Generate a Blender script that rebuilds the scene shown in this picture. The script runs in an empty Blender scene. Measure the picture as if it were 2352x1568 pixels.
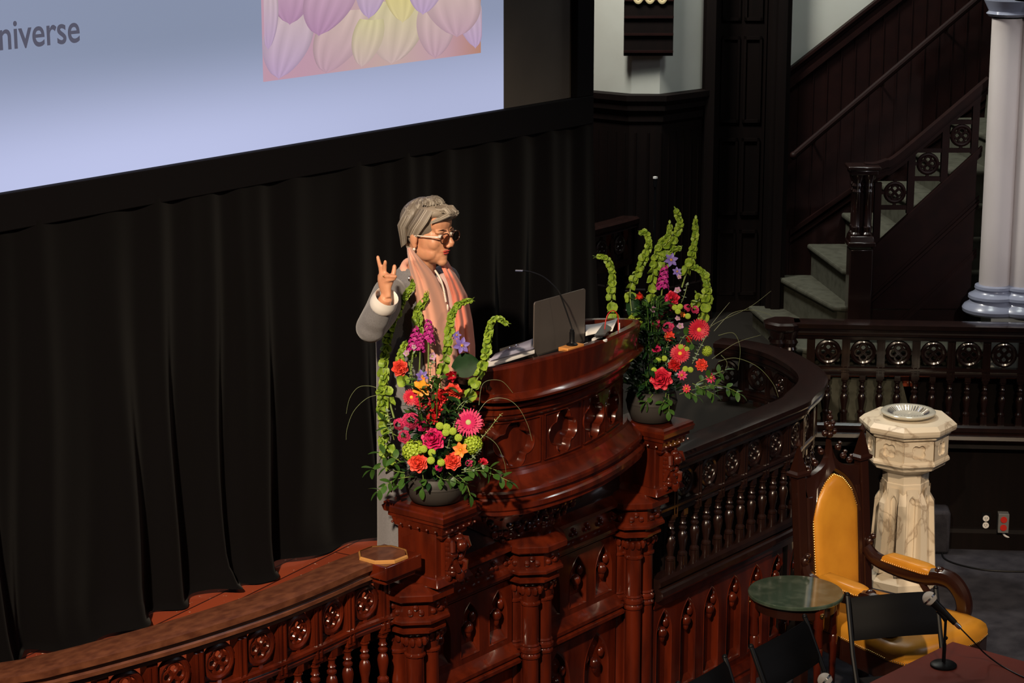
import bpy, bmesh, math, random
from math import sin, cos, pi, radians, atan2, sqrt
from mathutils import Vector, Matrix, Quaternion
S = bpy.context.scene
COL = S.collection
random.seed(7)
# ---------------------------------------------------------------- camera
H = 3.21; FPX = 5100.0; PITCH = radians(13.5); AZ = radians(38.2)
cam_d = bpy.data.cameras.new('camera'); cam = bpy.data.objects.new('camera', cam_d); COL.objects.link(cam)
cam_d.sensor_width = 36.0; cam_d.lens = FPX / 2352 * 36; cam_d.clip_end = 200
F_ = Vector((cos(AZ)*cos(PITCH), sin(AZ)*cos(PITCH), -sin(PITCH)))
R_ = Vector((sin(AZ), -cos(AZ), 0)); U_ = R_.cross(F_)
C_ = Vector((0, 0, H))
cam.matrix_world = Matrix.Translation(C_) @ Matrix((R_, U_, -F_)).transposed().to_4x4()
S.camera = cam
def ray(px, py): return F_*FPX + R_*(px-1176) - U_*(py-784)
def PY(px, py, y): d = ray(px, py); return C_ + d*(y/d.y)
def PX(px, py, x): d = ray(px, py); return C_ + d*(x/d.x)
def PZ(px, py, z): d = ray(px, py); return C_ + d*((z-H)/d.z)
def PD(px, py, d): return C_ + ray(px, py)*(d/FPX)
def depth(p): return (Vector(p)-C_).dot(F_)
ER = Vector((sin(AZ), -cos(AZ), 0)); EF = Vector((cos(AZ), sin(AZ), 0))
def RF(r, f, z): return ER*r + EF*f + Vector((0, 0, z))
# ---------------------------------------------------------------- world, lights, exposure
S.view_settings.view_transform = 'Standard'; S.view_settings.look = 'None'
S.view_settings.gamma = 1.0; S.view_settings.exposure = 0.0; S.view_settings.use_curve_mapping = False
w = bpy.data.worlds.new('world'); S.world = w; w.use_nodes = True
w.node_tree.nodes['Background'].inputs[0].default_value = (0.55, 0.6, 0.75, 1)
w.node_tree.nodes['Background'].inputs[1].default_value = 0.012
def light(name, kind, loc, target, energy, color, size=0.3, spot=None, blend=0.6, sizey=None):
    d = bpy.data.lights.new(name, kind); d.energy = energy; d.color = color
    if kind == 'AREA':
        d.size = size
        if sizey: d.shape = 'RECTANGLE'; d.size_y = sizey
    else: d.shadow_soft_size = size
    if spot: d.spot_size = radians(spot); d.spot_blend = blend
    o = bpy.data.objects.new(name, d); COL.objects.link(o); o.location = loc
    o.rotation_euler = (Vector(target)-Vector(loc)).to_track_quat('-Z', 'Y').to_euler()
    return o
light('stage_spot', 'SPOT', (-2.0, 1.2, 6.8), (6.1, 5.7, 0.7), 7600, (1.0, 0.80, 0.58), 0.16, 26, 1.0)
light('pulpit_spot', 'SPOT', (3.5, -3.0, 6.5), (7.0, 5.6, 0.9), 420, (1.0, 0.80, 0.56), 0.2, 22, 0.8)
light('choir_spot', 'SPOT', (2.5, -1.0, 6.8), (10.3, 5.0, -0.75), 3500, (1.0, 0.78, 0.54), 0.2, 17, 1.0)
light('gallery_window', 'AREA', (12.5, -6.0, 6.5), (9.5, 6.0, 0.5), 120, (0.88, 0.90, 1.0), 2.0, sizey=3.0)
light('column_fill', 'SPOT', (4.0, -3.0, 6.8), RF(2.9, 12.7, 1.2), 2600, (1.0, 0.93, 0.92), 0.25, 9, 0.9)  # added narrow fill that brightens the column; no known fixture
light('stair_fill', 'AREA', RF(2.3, 12.0, 4.6), RF(2.1, 13.9, 1.6), 34, (0.93, 1.0, 0.95), 0.8, sizey=0.8)  # added fill that brightens the stair wall plaster, not a known lamp
light('alcove_fill', 'AREA', RF(0.3, 12.6, 4.2), RF(0.9, 14.0, 1.4), 130, (1.0, 0.97, 0.88), 0.6, sizey=0.6)  # added fill that lifts the alcove plaster; no fixture known here
# ---------------------------------------------------------------- materials
def mat(name, col, rough=0.5, metal=0.0, spec=0.5, coat=0.0, emit=None, est=1.0, trans=0.0, sheen=0.0, sss=0.0,
        noise=None, bump=None, alpha=None):
    m = bpy.data.materials.new(name); m.use_nodes = True; n = m.node_tree.nodes; l = m.node_tree.links
    b = n['Principled BSDF']
    b.inputs['Base Color'].default_value = (*col, 1); b.inputs['Roughness'].default_value = rough
    b.inputs['Metallic'].default_value = metal; b.inputs['Specular IOR Level'].default_value = spec
    b.inputs['Coat Weight'].default_value = coat; b.inputs['Coat Roughness'].default_value = 0.08
    b.inputs['Transmission Weight'].default_value = trans; b.inputs['Sheen Weight'].default_value = sheen
    b.inputs['Subsurface Weight'].default_value = sss; b.inputs['Subsurface Scale'].default_value = 0.01
    if emit: b.inputs['Emission Color'].default_value = (*emit, 1); b.inputs['Emission Strength'].default_value = est
    tc = None
    if noise or bump:
        tc = n.new('ShaderNodeTexCoord'); mp = n.new('ShaderNodeMapping'); l.new(tc.outputs['Object'], mp.inputs[0])
    if noise:
        c2, scale, stretch, lo, hi = noise
        mp.inputs['Scale'].default_value = stretch
        t = n.new('ShaderNodeTexNoise'); t.inputs['Scale'].default_value = scale; t.inputs['Detail'].default_value = 6
        l.new(mp.outputs[0], t.inputs['Vector'])
        r = n.new('ShaderNodeValToRGB'); r.color_ramp.elements[0].position = lo; r.color_ramp.elements[1].position = hi
        r.color_ramp.elements[0].color = (*col, 1); r.color_ramp.elements[1].color = (*c2, 1)
        l.new(t.outputs['Fac'], r.inputs[0]); l.new(r.outputs[0], b.inputs['Base Color'])
    if bump:
        sc, st = bump
        t2 = n.new('ShaderNodeTexNoise'); t2.inputs['Scale'].default_value = sc; t2.inputs['Detail'].default_value = 3
        l.new(tc.outputs['Object'], t2.inputs['Vector'])
        bp = n.new('ShaderNodeBump'); bp.inputs['Strength'].default_value = st; bp.inputs['Distance'].default_value = 0.01
        l.new(t2.outputs['Fac'], bp.inputs['Height']); l.new(bp.outputs[0], b.inputs['Normal'])
    return m
M = {}
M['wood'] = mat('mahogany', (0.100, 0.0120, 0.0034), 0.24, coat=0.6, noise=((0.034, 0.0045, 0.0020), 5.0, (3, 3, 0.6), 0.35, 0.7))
M['shadewood'] = mat('shaded_mahogany', (0.017, 0.0065, 0.005), 0.27, coat=0.5, noise=((0.010, 0.004, 0.0035), 5.0, (3, 3, 0.6), 0.35, 0.7))  # shaded copy of the mahogany: weaker light put into the colour
M['flatwood'] = mat('old_panelling', (0.0055, 0.0028, 0.0024), 0.6, spec=0.12, noise=((0.0035, 0.002, 0.0018), 6.0, (4, 4, 0.3), 0.35, 0.7))
M['redwood'] = mat('stair_panelling', (0.0125, 0.0034, 0.0028), 0.55, spec=0.14, noise=((0.008, 0.0022, 0.002), 6.0, (2, 2, 2), 0.35, 0.7))
M['litwood'] = mat('lit_handrail', (0.16, 0.055, 0.026), 0.38, coat=0.25, noise=((0.085, 0.026, 0.013), 16.0, (1, 2, 2), 0.35, 0.65))  # lit copy of the mahogany: stronger light on the handrail put into the colour
M['thronewood'] = mat('throne_wood', (0.022, 0.0065, 0.004), 0.25, coat=0.5)
M['curtain'] = mat('black_drape', (0.0030, 0.0026, 0.0030), 0.9, spec=0.04, sheen=0.04)
M['black'] = mat('black_paint', (0.005, 0.005, 0.006), 0.42, spec=0.2)
M['shaded_floor'] = mat('shaded_floor', (0.016, 0.014, 0.012), 0.85, spec=0.08)  # grey floor, its colour darkened to stand in for dim light
M['frame'] = mat('screen_frame', (0.0045, 0.0038, 0.0045), 0.8, spec=0.1)
M['vinyl'] = mat('black_vinyl', (0.004, 0.004, 0.005), 0.5, spec=0.08)
M['leather'] = mat('ochre_leather', (0.62, 0.27, 0.025), 0.36, noise=((0.50, 0.20, 0.018), 6.0, (1, 1, 1), 0.35, 0.7), bump=(60, 0.05))
M['brass'] = mat('brass', (0.75, 0.48, 0.18), 0.25, metal=1.0)
M['marble'] = mat('cream_marble', (0.78, 0.66, 0.50), 0.32)
M['green_marble'] = mat('green_marble', (0.040, 0.062, 0.044), 0.12, coat=0.4, noise=((0.095, 0.12, 0.09), 14.0, (1, 1, 1), 0.45, 0.75))
M['carpet'] = mat('charcoal_carpet', (0.050, 0.048, 0.058), 0.95, spec=0.05, noise=((0.028, 0.027, 0.034), 9.0, (1, 1, 1), 0.35, 0.65), bump=(240, 0.5))
M['plaster'] = mat('pale_plaster', (0.47, 0.48, 0.44), 0.9, spec=0.1, noise=((0.42, 0.42, 0.38), 3.0, (1, 1, 1), 0.3, 0.7))
M['stone_step'] = mat('painted_step', (0.075, 0.075, 0.056), 0.75, spec=0.2, noise=((0.045, 0.044, 0.032), 18.0, (1, 1, 1), 0.45, 0.75))
M['column'] = mat('painted_column', (0.66, 0.60, 0.58), 0.5, noise=((0.60, 0.54, 0.52), 5.0, (1, 1, .4), 0.4, 0.7))
M['column_base'] = mat('blue_grey_base', (0.27, 0.29, 0.38), 0.28, coat=0.3)
M['steel'] = mat('steel', (0.55, 0.55, 0.57), 0.25, metal=1.0)
M['laptop'] = mat('laptop_lid', (0.15, 0.13, 0.118), 0.42, metal=0.55)
M['white'] = mat('white_paper', (0.80, 0.78, 0.76), 0.7)
M['glass'] = mat('clear_glass', (0.95, 0.97, 0.96), 0.03, trans=1.0)
M['water'] = mat('cut_glass', (0.85, 0.82, 0.72), 0.12, trans=0.35, metal=0.2)
M['red'] = mat('red_cord', (0.55, 0.02, 0.012), 0.45)
M['pine'] = mat('pale_block', (0.60, 0.25, 0.06), 0.45)
M['vase'] = mat('charcoal_vase', (0.036, 0.032, 0.029), 0.55, spec=0.3)
M['gold_edge'] = mat('rubbed_edge', (0.42, 0.20, 0.06), 0.3)
def planks():
    m = mat('red_plank_floor', (0.2, 0.03, 0.015), 0.33); n = m.node_tree.nodes; l = m.node_tree.links; b = n['Principled BSDF']
    tc = n.new('ShaderNodeTexCoord'); mp = n.new('ShaderNodeMapping'); mp.inputs['Rotation'].default_value = (0, 0, radians(-8))
    l.new(tc.outputs['Object'], mp.inputs[0])
    br = n.new('ShaderNodeTexBrick'); br.inputs['Scale'].default_value = 1; br.inputs['Brick Width'].default_value = 2.2
    br.inputs['Row Height'].default_value = 0.11; br.inputs['Mortar Size'].default_value = 0.004
    br.inputs['Color1'].default_value = (0.30, 0.055, 0.022, 1); br.inputs['Color2'].default_value = (0.24, 0.042, 0.018, 1)
    br.inputs['Mortar'].default_value = (0.03, 0.008, 0.006, 1); l.new(mp.outputs[0], br.inputs['Vector'])
    ns = n.new('ShaderNodeTexNoise'); ns.inputs['Scale'].default_value = 42; ns.inputs['Detail'].default_value = 2
    l.new(tc.outputs['Object'], ns.inputs['Vector'])
    rp = n.new('ShaderNodeValToRGB'); rp.color_ramp.elements[0].position = 0.69; rp.color_ramp.elements[1].position = 0.71
    l.new(ns.outputs['Fac'], rp.inputs[0])
    mx = n.new('ShaderNodeMix'); mx.data_type = 'RGBA'; l.new(rp.outputs[0], mx.inputs['Factor'])
    l.new(br.outputs['Color'], mx.inputs['A']); mx.inputs['B'].default_value = (0.65, 0.55, 0.45, 1)
    l.new(mx.outputs['Result'], b.inputs['Base Color']); return m
M['planks'] = planks()
def marble_fix():
    m = M['marble']; n = m.node_tree.nodes; l = m.node_tree.links; b = n['Principled BSDF']
    tc = n.new('ShaderNodeTexCoord'); ns = n.new('ShaderNodeTexNoise'); ns.inputs['Scale'].default_value = 3; ns.inputs['Detail'].default_value = 7
    ns.inputs['Distortion'].default_value = 1.6; l.new(tc.outputs['Object'], ns.inputs['Vector'])
    r = n.new('ShaderNodeValToRGB'); e = r.color_ramp.elements
    e[0].position = 0.47; e[0].color = (0.78, 0.67, 0.52, 1); e[1].position = 0.53; e[1].color = (0.78, 0.67, 0.52, 1)
    k = e.new(0.50); k.color = (0.50, 0.39, 0.28, 1)
    l.new(ns.outputs['Fac'], r.inputs[0]); l.new(r.outputs[0], b.inputs['Base Color'])
marble_fix()
# ---------------------------------------------------------------- mesh helpers
class MB:
    def __init__(s): s.v = []; s.f = []
    def add(s, vs, fs):
        o = len(s.v); s.v += [Vector(p) for p in vs]; s.f += [[i+o for i in f] for f in fs]; return s
    def box(s, c, d, R=None, taper=1.0):
        x, y, z = d[0]/2, d[1]/2, d[2]/2; t = taper
        P = [Vector((a*x*(t if k > 0 else 1), b*y*(t if k > 0 else 1), k*z)) for k in (-1, 1) for a, b in ((-1, -1), (1, -1), (1, 1), (-1, 1))]
        if R is not None: P = [R @ p for p in P]
        return s.add([Vector(c)+p for p in P], [(3, 2, 1, 0), (4, 5, 6, 7), (0, 1, 5, 4), (1, 2, 6, 5), (2, 3, 7, 6), (3, 0, 4, 7)])
    def lathe(s, c, prof, n=16, rot=0.0, R=None, sx=1, sy=1, cap=True):
        vs = []; fs = []
        for r, z in prof:
            for i in range(n):
                a = rot + 2*pi*i/n; p = Vector((r*cos(a)*sx, r*sin(a)*sy, z))
                vs.append(Vector(c) + (R @ p if R is not None else p))
        for k in range(len(prof)-1):
            for i in range(n):
                j = (i+1) % n; fs.append((k*n+i, k*n+j, (k+1)*n+j, (k+1)*n+i))
        if cap:
            if prof[0][0] > 1e-5: fs.append(tuple(reversed(range(n))))
            if prof[-1][0] > 1e-5: fs.append(tuple(range((len(prof)-1)*n, len(prof)*n)))
        return s.add(vs, fs)
    def ball(s, c, r, n=10, m=7, R=None):
        if not hasattr(r, '__len__'): r = (r, r, r)
        prof = [(sin(pi*k/m), -cos(pi*k/m)) for k in range(m+1)]
        vs = []; fs = []
        for q, z in prof:
            for i in range(n):
                a = 2*pi*i/n; p = Vector((q*cos(a)*r[0], q*sin(a)*r[1], z*r[2])); vs.append(Vector(c)+(R @ p if R is not None else p))
        for k in range(m):
            for i in range(n):
                j = (i+1) % n; fs.append((k*n+i, k*n+j, (k+1)*n+j, (k+1)*n+i))
        return s.add(vs, fs)
    def tube(s, pts, r, n=8, closed=False, flat=1.0):
        pts = [Vector(p) for p in pts]; N = len(pts)
        if not hasattr(r, '__len__'): r = [r]*N
        vs = []; fs = []; prev = None
        for i, p in enumerate(pts):
            if closed: t = pts[(i+1) % N]-pts[i-1]
            else: t = pts[min(i+1, N-1)]-pts[max(i-1, 0)]
            t = t.normalized() if t.length > 1e-9 else Vector((0, 0, 1))
            if prev is None:
                a = Vector((0, 0, 1)) if abs(t.z) < 0.9 else Vector((1, 0, 0)); u = t.cross(a).normalized()
            else: u = (prev - t*prev.dot(t)).normalized()
            prev = u; q = t.cross(u)
            for k in range(n):
                a = 2*pi*k/n; vs.append(p + u*(r[i]*cos(a)) + q*(r[i]*sin(a)*flat))
        for i in range(N if closed else N-1):
            j = (i+1) % N
            for k in range(n):
                m = (k+1) % n; fs.append((i*n+k, i*n+m, j*n+m, j*n+k))
        if not closed: fs.append(tuple(reversed(range(n)))); fs.append(tuple(range((N-1)*n, N*n)))
        return s.add(vs, fs)
    def grid(s, rows, closed=False, flip=False):
        n = len(rows[0]); fs = []
        for i in range(len(rows)-1):
            for k in range(n if closed else n-1):
                m = (k+1) % n; q = (i*n+k, i*n+m, (i+1)*n+m, (i+1)*n+k); fs.append(q[::-1] if flip else q)
        return s.add([p for r in rows for p in r], fs)
    def prism(s, poly, fn, d0, d1):
        n = len(poly); vs = [fn(a, b, d0) for a, b in poly]+[fn(a, b, d1) for a, b in poly]
        fs = [tuple(range(n)), tuple(reversed(range(n, 2*n)))]+[(i, i+n, (i+1) % n+n, (i+1) % n) for i in range(n)]
        return s.add(vs, fs)
    def merge(s, o): return s.add(o.v, o.f)
    def xf(s, Mx): s.v = [Mx @ p for p in s.v]; return s
    def build(s, name, m, parent=None, smooth=0.6, recalc=True, sub=0, solid=0, bevel=0):
        me = bpy.data.meshes.new(name); me.from_pydata([tuple(p) for p in s.v], [], s.f)
        if recalc:
            bm = bmesh.new(); bm.from_mesh(me); bmesh.ops.recalc_face_normals(bm, faces=bm.faces); bm.to_mesh(me); bm.free()
        if smooth: me.shade_smooth(); me.set_sharp_from_angle(angle=smooth)
        me.materials.append(M[m] if isinstance(m, str) else m)
        o = bpy.data.objects.new(name, me); COL.objects.link(o)
        if parent is not None: put(o, parent)
        if bevel: md = o.modifiers.new('b', 'BEVEL'); md.width = bevel; md.segments = 2; md.angle_limit = 0.6
        if solid: md = o.modifiers.new('s', 'SOLIDIFY'); md.thickness = solid; md.offset = 0
        if sub: md = o.modifiers.new('u', 'SUBSURF'); md.levels = sub; md.render_levels = sub
        return o
def wm(o):
    m = Matrix.LocRotScale(o.location, o.rotation_euler, o.scale)
    return (wm(o.parent) @ o.matrix_parent_inverse @ m) if o.parent else m
def put(o, parent): o.parent = parent; o.matrix_parent_inverse = wm(parent).inverted()
def thing(name, label, cat, loc=(0, 0, 0), group=None):
    o = bpy.data.objects.new(name, None); COL.objects.link(o); o.location = loc; o.empty_display_size = 0.05
    o['label'] = label; o['category'] = cat
    if group: o['group'] = group
    return o
def tag(o, label, cat, group=None):
    o['label'] = label; o['category'] = cat
    if group: o['group'] = group
    return o
def struct(o): o['kind'] = 'structure'; return o
def dup(root, loc=None, rot=None, scale=None, label=None, group=None):
    r = root.copy(); COL.objects.link(r)
    if loc is not None: r.location = loc
    if rot is not None: r.rotation_euler = rot
    if scale is not None: r.scale = (scale,)*3 if not hasattr(scale, '__len__') else scale
    if label: r['label'] = label
    if group: r['group'] = group
    for ch in list(root.children):
        c = ch.copy(); COL.objects.link(c); c.parent = r
        for g in ch.children:
            d = g.copy(); COL.objects.link(d); d.parent = c
    return r
def crom(pts, per=8, closed=False):
    pts = [Vector(p) for p in pts]; out = []; N = len(pts)
    for i in range(N if closed else N-1):
        if closed: a, b, c, d = pts[i-1], pts[i], pts[(i+1) % N], pts[(i+2) % N]
        else: a, b, c, d = pts[max(i-1, 0)], pts[i], pts[i+1], pts[min(i+2, N-1)]
        for k in range(per):
            t = k/per; out.append(0.5*((2*b)+(c-a)*t+(2*a-5*b+4*c-d)*t*t+(3*b-a-3*c+d)*t**3))
    if not closed: out.append(pts[-1])
    return out
class Path:
    """plan curve; map(s, n, z): arc length, offset to the outside (right of travel), height"""
    def __init__(s, pts, per=8, step=None):
        p = crom([(a[0], a[1], 0) for a in pts], per) if per else [Vector((a[0], a[1], 0)) for a in pts]
        s.p = p; s.s = [0.0]
        for a, b in zip(p, p[1:]): s.s.append(s.s[-1]+(b-a).length)
        s.L = s.s[-1]; s.n = []
        for i in range(len(p)):
            d = (p[min(i+1, len(p)-1)]-p[max(i-1, 0)]).normalized(); s.n.append(Vector((d.y, -d.x, 0)))
    def map(s, q, n, z):
        i = 0
        if q <= 0: t = q/(s.s[1]-s.s[0]); i = 0
        elif q >= s.L: i = len(s.p)-2; t = (q-s.s[i])/(s.s[i+1]-s.s[i])
        else:
            while s.s[i+1] < q: i += 1
            t = (q-s.s[i])/(s.s[i+1]-s.s[i])
        p = s.p[i].lerp(s.p[i+1], t); tt = min(max(t, 0), 1); nn = s.n[i].lerp(s.n[i+1], tt).normalized()
        return Vector((p.x+nn.x*n, p.y+nn.y*n, z))
    def near(s, pt):
        b = min(range(len(s.p)), key=lambda i: (s.p[i].x-pt[0])**2+(s.p[i].y-pt[1])**2); return s.s[b]
    def sweep(s, mb, prof, s0=None, s1=None, closed=True):
        s0 = 0 if s0 is None else s0; s1 = s.L if s1 is None else s1
        qs = [s0]+[q for q in s.s if s0+1e-4 < q < s1-1e-4]+[s1]
        rows = [[s.map(q, n, z) for n, z in prof] for q in qs]
        mb.grid(rows, closed=closed)
        if closed: k = len(prof); o = len(mb.v)-len(rows)*k; mb.f.append([o+i for i in range(k)]); mb.f.append([o+(len(rows)-1)*k+i for i in reversed(range(k))])
        return mb
def rring(poly, w0, w1, h0, h1):
    """matched inner/outer rings for a rectangular plate with a star-shaped hole (coords about the centre)"""
    def hit(pl, a):
        dx, dy = cos(a), sin(a); best = None
        for i in range(len(pl)):
            x1, y1 = pl[i]; x2, y2 = pl[(i+1) % len(pl)]; ex, ey = x2-x1, y2-y1
            den = dx*ey-dy*ex
            if abs(den) < 1e-12: continue
            t = (x1*ey-y1*ex)/den; u = (x1*dy-y1*dx)/den
            if t > 0 and -1e-6 <= u <= 1+1e-6 and (best is None or t < best): best = t
        return (dx*best, dy*best)
    rect = [(w0, h0), (w1, h0), (w1, h1), (w0, h1)]
    an = sorted(set([round(atan2(y, x), 6) for x, y in poly+rect]))
    return [hit(poly, a) for a in an], [hit(rect, a) for a in an]
def plate(mb, fn, poly, w0, w1, h0, h1, front, lip, deep, back=True):
    """plate with a moulded hole; fn(u, v, n). front face at n=front, moulding slopes to n=deep"""
    inn, out = rring(poly, w0, w1, h0, h1); k = 1.0
    sc = lambda pl, q: [(x*q, y*q) for x, y in pl]
    rows = [[fn(x, y, front) for x, y in out], [fn(x, y, front) for x, y in inn],
            [fn(x, y, front+lip*0.3) for x, y in sc(inn, .975)], [fn(x, y, front-lip*.5) for x, y in sc(inn, .93)],
            [fn(x, y, deep) for x, y in sc(inn, .90)]]
    mb.grid(rows, closed=True)
    if back: mb.add([fn(x, y, deep) for x, y in sc(inn, .90)], [tuple(range(len(inn)))])
def lancet(w, h, n=7, foil=False):
    """pointed arch outline about its centre"""
    a = w/2; y0 = -h/2; ys = h/2-w*0.95
    pts = [(-a, y0), (a, y0), (a, ys)]
    for i in range(1, n+1):
        t = i/n; ang = t*radians(62); pts.append((a-w*1.0*(1-cos(ang))*0.94, ys+w*1.0*sin(ang)*1.06))
    tipx, tipy = pts[-1]; pts[-1] = (0, h/2)
    for x, y in list(pts[3:-1])[::-1]: pts.append((-x, y))
    pts.append((-a, ys)); return pts
def quatrefoil(r, n=40, rot=0.0):
    d = r*0.52; q = r-d; out = []
    for i in range(n):
        a = 2*pi*(i+.5)/n; best = 0
        for k in range(4):
            b = rot+k*pi/2; dt = cos(a-b)*d; disc = q*q-(d*d-dt*dt)
            if disc >= 0: best = max(best, dt+sqrt(disc))
        out.append((best*cos(a), best*sin(a)))
    return out
# ---------------------------------------------------------------- floors
mb = MB(); pl = [(2.5, 5.66), (5.0, 5.66), (6.3, 5.66), (8.05, 5.66), (8.2, 5.56), (9.35, 5.57), (9.62, 5.74), (10.0, 6.08), (10.80, 6.50), (11.68, 5.36), (12.98, 3.58), (18, 9), (14, 15), (2.5, 15)]
mb.prism(pl, lambda a, b, d: Vector((a, b, d)), 0.0, -0.06); struct(mb.build('floor', 'planks', smooth=0))
mb = MB(); pe = pl[3:9]; pe = [(x, y-.012) for x, y in pe]
for a_, b_ in zip(pe, pe[1:]): mb.add([(a_[0], a_[1], -.34), (b_[0], b_[1], -.34), (b_[0], b_[1], -.001), (a_[0], a_[1], -.001)], [(0, 1, 2, 3)])
struct(mb.build('wall_stage_edge', 'flatwood', smooth=0))
mb = MB(); a_ = Vector((10.80, 6.44, 0))+EF*.03; b_ = Vector((11.94, 4.83, 0))+EF*.03; c_ = a_.lerp(b_, .36)
mb.add([a_+Vector((0, 0, -.34)), c_+Vector((.02, -.02, -.34)), c_+Vector((-.04, .06, .002)), a_+Vector((0, 0, .002))], [(0, 1, 2, 3)]); struct(mb.build('wall_step_face', 'stone_step', smooth=0))
mb = MB(); mb.add([c_+Vector((.02, -.02, -.34)), b_*2.2-c_*1.2+Vector((0, 0, -.34)), b_*2.2-c_*1.2, c_+Vector((.02, -.02, 0))], [(0, 1, 2, 3)]); struct(mb.build('wall_landing_face', 'flatwood', smooth=0))
mb = MB(); mb.add([(-2, -2, -1), (16, -2, -1), (16, 9, -1), (-2, 9, -1)], [(0, 1, 2, 3)]); struct(mb.build('floor_lower', 'carpet', smooth=0))
mb = MB(); mb.add([(8.15, 5.56, .003), (9.35, 5.58, .003), (9.62, 5.75, .003), (10.0, 6.09, .003), (10.80, 6.51, .003), (11.68, 5.37, .003), (12.98, 3.59, .003), (17, 9, .003), (11, 14, .003), (8.9, 9, .003), (8.15, 6.6, .003)], [tuple(range(10))]); struct(mb.build('floor_right', 'shaded_floor', smooth=0))
mb = MB(); q0 = RF(1.25, 12.7, .004); q1 = RF(3.6, 12.45, .004); q2 = RF(3.6, 14.2, .004); q3 = RF(-0.5, 14.2, .004); q4 = RF(-0.3, 12.0, .004)
mb.add([q0, q1, q2, q3, q4], [(0, 1, 2, 3, 4)]); struct(mb.build('floor_landing', 'shaded_floor', smooth=0))
mb = MB(); mb.add([(-3, -6, 9), (20, -6, 9), (20, 18, 9), (-3, 18, 9)], [(3, 2, 1, 0)]); struct(mb.build('ceiling', 'plaster', smooth=0))
# ---------------------------------------------------------------- walls behind
def wallq(name, pts, z0, z1, m, t=0.0):
    mb = MB()
    for a, b in zip(pts, pts[1:]):
        mb.add([RF(a[0], a[1], z0), RF(b[0], b[1], z0), RF(b[0], b[1], z1), RF(a[0], a[1], z1)], [(0, 1, 2, 3)])
    return struct(mb.build(name, m, smooth=0))
bay = [(-.6, 14.05), (.47, 13.95), (.74, 13.75), (.915, 13.74), (1.24, 14.05)]
wallq('wall_back', bay, -.1, 8.0, 'plaster')
mb = MB()
bp = Path([tuple(RF(a, b, 0).xy) for a, b in bay[::1]], per=0)
bp.sweep(mb, [(0.005, 0), (.035, 0), (.035, .25), (.028, .26), (.028, 1.30), (.04, 1.32), (.04, 1.36), (.06, 1.39), (.06, 1.42), (.075, 1.45), (.075, 1.485), (.005, 1.49)])
for i in range(26):
    q = .7+i*.068
    if q < bp.L: mb.box(bp.map(q, .028, .75), (.01, .01, 1.0))
struct(mb.build('wall_back_panelling', 'flatwood', smooth=0))
# dark timber wall with door between alcove and stair
mb = MB()
def rbox(mb, r0, r1, f0, f1, z0, z1):
    vs = [RF(r, f, z) for z in (z0, z1) for r, f in ((r0, f0), (r1, f0), (r1, f1), (r0, f1))]
    mb.add(vs, [(3, 2, 1, 0), (4, 5, 6, 7), (0, 1, 5, 4), (1, 2, 6, 5), (2, 3, 7, 6), (3, 0, 4, 7)])
rbox(mb, 1.20, 1.86, 14.25, 14.35, -.1, 8)
struct(mb.build('wall_timber', 'flatwood', smooth=0))
mb = MB(); rbox(mb, 1.20, 1.29, 13.98, 14.1, -.1, 8); rbox(mb, 1.215, 1.275, 13.95, 14.0, -.1, 8); struct(mb.build('trim_1', 'flatwood', smooth=0))
mb = MB(); rbox(mb, 1.60, 1.715, 13.68, 13.95, -.1, 8); rbox(mb, 1.63, 1.685, 13.65, 13.69, -.1, 8); struct(mb.build('trim_2', 'flatwood', smooth=0))
mb = MB()
rbox(mb, 1.30, 1.62, 14.18, 14.22, 0, 3.2)
for z0, z1 in ((.12, .55), (.65, 1.15), (1.25, 1.8), (1.9, 2.6)):
    for r0, r1 in ((1.335, 1.45), (1.475, 1.59)):
        for a, b, c, d in ((r0, r1, z0, z0+.02), (r0, r1, z1-.02, z1), (r0, r0+.015, z0, z1), (r1-.015, r1, z0, z1)): rbox(mb, a, b, 14.165, 14.19, c, d)
struct(mb.build('door_1', 'flatwood', smooth=0))
# stair side wall: plaster above a raking wainscot
FW = 13.8
def W(px, py, f=FW): d = ray(px, py); return C_+d*(f/d.dot(EF))
def wrf(p): return (p.dot(ER), p.dot(EF), p.z)
mb = MB(); rbox(mb, 1.70, 5.0, FW, FW+.1, -.1, 8); struct(mb.build('wall_stair', 'plaster', smooth=0))
a = wrf(W(1830, 140)); b = wrf(W(2000, 6)); sl = (b[2]-a[2])/(b[0]-a[0])
def diag(r, off=0): return a[2]+(r-a[0])*sl+off
mb = MB(); r0, r1 = 1.70, 5.0
pw = [(r0, -.1), (r1, -.1), (r1, diag(r1)), (r0, diag(r0))]
mb.prism(pw, lambda u, v, d: RF(u, FW-d, v), 0.0, 0.03)
for i in range(40):
    u = 1.78+i*.085
    if u < 4.9: mb.prism([(u, 0), (u+.006, 0), (u+.006, diag(u)-.12), (u, diag(u)-.12)], lambda u, v, d: RF(u, FW-d, v), 0.03, 0.036)
struct(mb.build('wall_stair_panelling', 'redwood', smooth=0))
mb = MB()
for o0, o1, d in ((-.02, .0, .07), (-.045, -.02, .055), (-.09, -.045, .045), (-.13, -.09, .055)):
    mb.prism([(r0, diag(r0, o0)), (r1, diag(r1, o0)), (r1, diag(r1, o1)), (r0, diag(r0, o1))], lambda u, v, d: RF(u, FW-d, v), 0.02, d)
struct(mb.build('trim_3', 'redwood', smooth=0))
mb = MB()   # raking skirting
s0 = wrf(W(1820, 520)); s1 = wrf(W(1935, 440))
sk = lambda r: s0[2]+(r-s0[0])*(s1[2]-s0[2])/(s1[0]-s0[0])
for o0, o1, d in ((-.03, 0, .06), (-.08, -.05, .05), (-.40, -.10, .04)):
    mb.prism([(1.75, sk(1.75)+o0), (3.4, sk(3.4)+o0), (3.4, sk(3.4)+o1), (1.75, sk(1.75)+o1)], lambda u, v, d: RF(u, FW-d, v), 0.02, d)
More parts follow.
